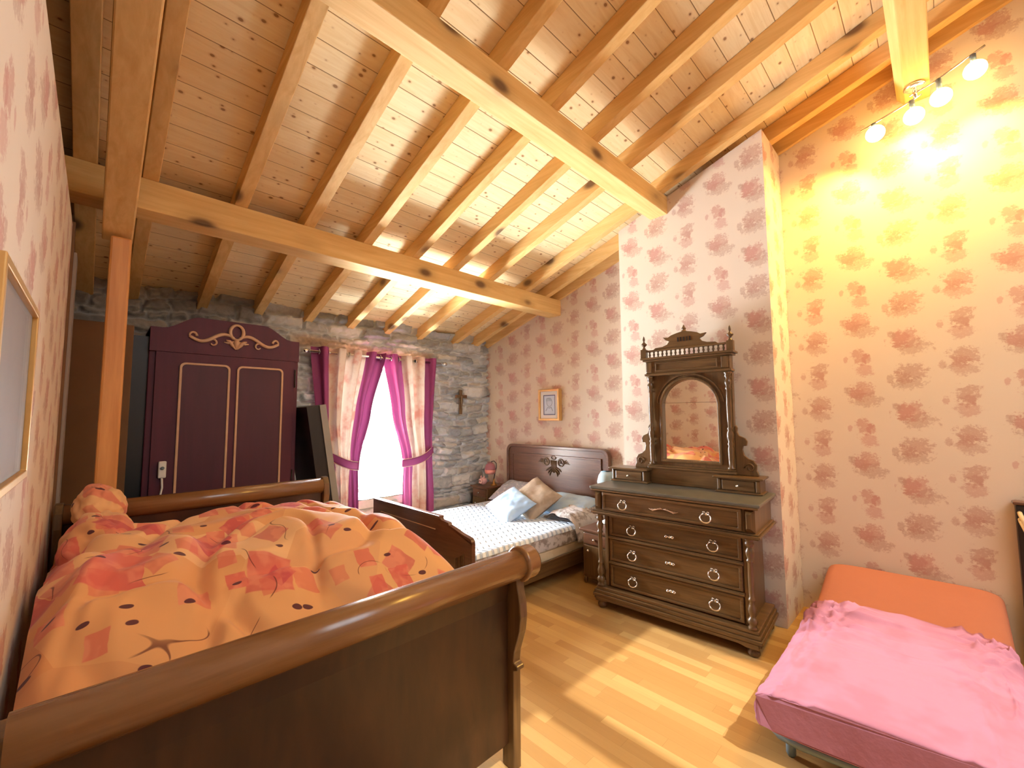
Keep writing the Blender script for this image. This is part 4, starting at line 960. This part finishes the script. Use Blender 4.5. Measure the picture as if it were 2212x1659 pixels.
# ------------------------------------------------------------------ folding bed
def ctop(x, y):
    return .30+.125*sst(x, 3.50, 4.12)
def skew(x, y): return x+.12*(.66-y)*(1-sst(x, 3.0, 4.0)*.6)
t = thing('folding_bed', 'low folding bed with grey tubular frame at the right', 'bed', (3.1, .25, 0))
loop = [(2.34, .66), (2.28, .60), (2.26, .53), (2.26, -.06), (2.28, -.14), (2.34, -.19), (4.02, -.19), (4.06, -.15), (4.06, .62), (4.02, .66)]
fr = MB().tube([(skew(x, y), y, .098) for x, y in loop], .02, 12, closed=True)
fr.build('frame', M_steel, t)
for x, y in ((2.30, .57), (2.30, -.10), (3.9, .57), (3.9, -.10)):
    MB().tube([(skew(x, y)+.02, y, .10), (skew(x, y)+.02, y, .012), (skew(x, y)+.02, y, .0)], [.02, .02, .014], 12).build('leg', M_steel, t)
b = MB()
for k in range(9): b.box(2.4+.18*k, -.17, .10, 2.46+.18*k, .64, .108)
b.build('slat', M_cream, t)
t = thing('folding_bed_mattress', 'thin mattress in pink sheet with orange head section on the folding bed', 'mattress', (3.1, .25, .12))
def slab(name, x0, x1, mat, wr, zoff, label):
    N1, N2 = 150, 60
    prof_n = 28
    b = MB()
    def f(u, v):
        # v runs round the cross-section (superellipse), u along the bed
        x = x0+(x1-x0)*u; e = 1.0
        if x0 < 2.5:
            if u < .06: q = u/.06*PI/2; e = .88+.12*math.sin(q); x = x0+.022*(1-math.cos(q))
            else: x = x0+.022+(x1-x0-.022)*(u-.06)/.94
        if x1 > 4.0 and u > .88: q = (1-u)/.12*PI/2; e = math.sin(q)**.8; x = x1-.05*(1-math.cos(q))
        a = 2*PI*v; c, s = math.cos(a), math.sin(a); n_ = .28
        yy = .235+.445*(.93+.07*e)*math.copysign(abs(c)**n_, c)
        zt = ctop(x, yy)+zoff; zb_ = .122+(zt-.30)*.9; zc = (zt+zb_)/2; hh = (zt-zb_)/2*(.002+.998*e)
        zz = zc+hh*math.copysign(abs(s)**(.55), s)
        if wr and s > .2:
            zz += .008*noise.noise((x*4, yy*5, 1))+.055*max(0, noise.noise((x*11+yy*5, yy*5-x*2, 3.)))*sst(x, 2.75, 3.3)
            zz += .03*max(0, 1-abs(noise.noise((x*6+yy*5.5, yy*4-x*4, 6.)))*6)*(.12+.88*sst(x, 2.85, 3.35))
        if wr and s > .2:
            kk = (sst(x, 2.55, 3.15))*(1-.8*sst(x, 3.40, 3.5))
            zz += kk*(.030*max(0, 1-abs(noise.noise((x*7+yy*2.5, yy*8-x, 11.)))*4.5)+.022*max(0, 1-abs(noise.noise((x*13-yy*4, yy*9, 21.)))*4))*(.35+.65*max(0, noise.noise((x*3, yy*3.5, 2.))+.35))
            zz += .010*max(0, 1-abs(noise.noise((x*2.2+yy*.5, yy*13, 31.)))*6)
        if wr and x < 2.5 and yy > .35:
            k_ = sst(yy, .4, .66)*(1-sst(x, 2.3, 2.5)); x += .018*k_*noise.noise((yy*30, zz*26, 1.)); yy += .022*k_*noise.noise((x*28, zz*30, 5.))
        return (skew(x, yy), yy, zz)
    b.grid(f, N1, 160)
    if x0 < 2.5: b.f.append(tuple(j*(N1+1) for j in range(160))); b.m.append(0); b.s.append(False)      # flat end of the mattress
    o = b.build(name, mat, t); o['label'] = label
slab('fitted_sheet', 2.21, 3.50, M_pink, True, .006, 'rumpled pink jersey sheet')
slab('head_section', 3.46, 4.11, M_salmon, False, 0., 'smooth orange raised head section')

# dark headboard cut off by the right edge of the picture
t = thing('bed_headboard', 'dark brown wooden headboard against the papered wall at far right', 'headboard', (4.1, -.7, 0))
MB().box(4.06, -1.25, 0, 4.13, -.285, .985).build('panel', M_blackwood, t, bevel=.008)
MB().box(4.05, -1.26, .985, 4.14, -.275, 1.003).build('top_rail', M_walY, t, bevel=.006)
for k in range(2):
    MB().tube([(4.066, -.30, .94-.04*k), (4.03, -.30, .93-.04*k), (4.01, -.33, .83-.04*k), (3.99, -.37, .70-.04*k), (4.066, -.39, .66-.04*k)], .011, 8).build('brace', M_cream, t)
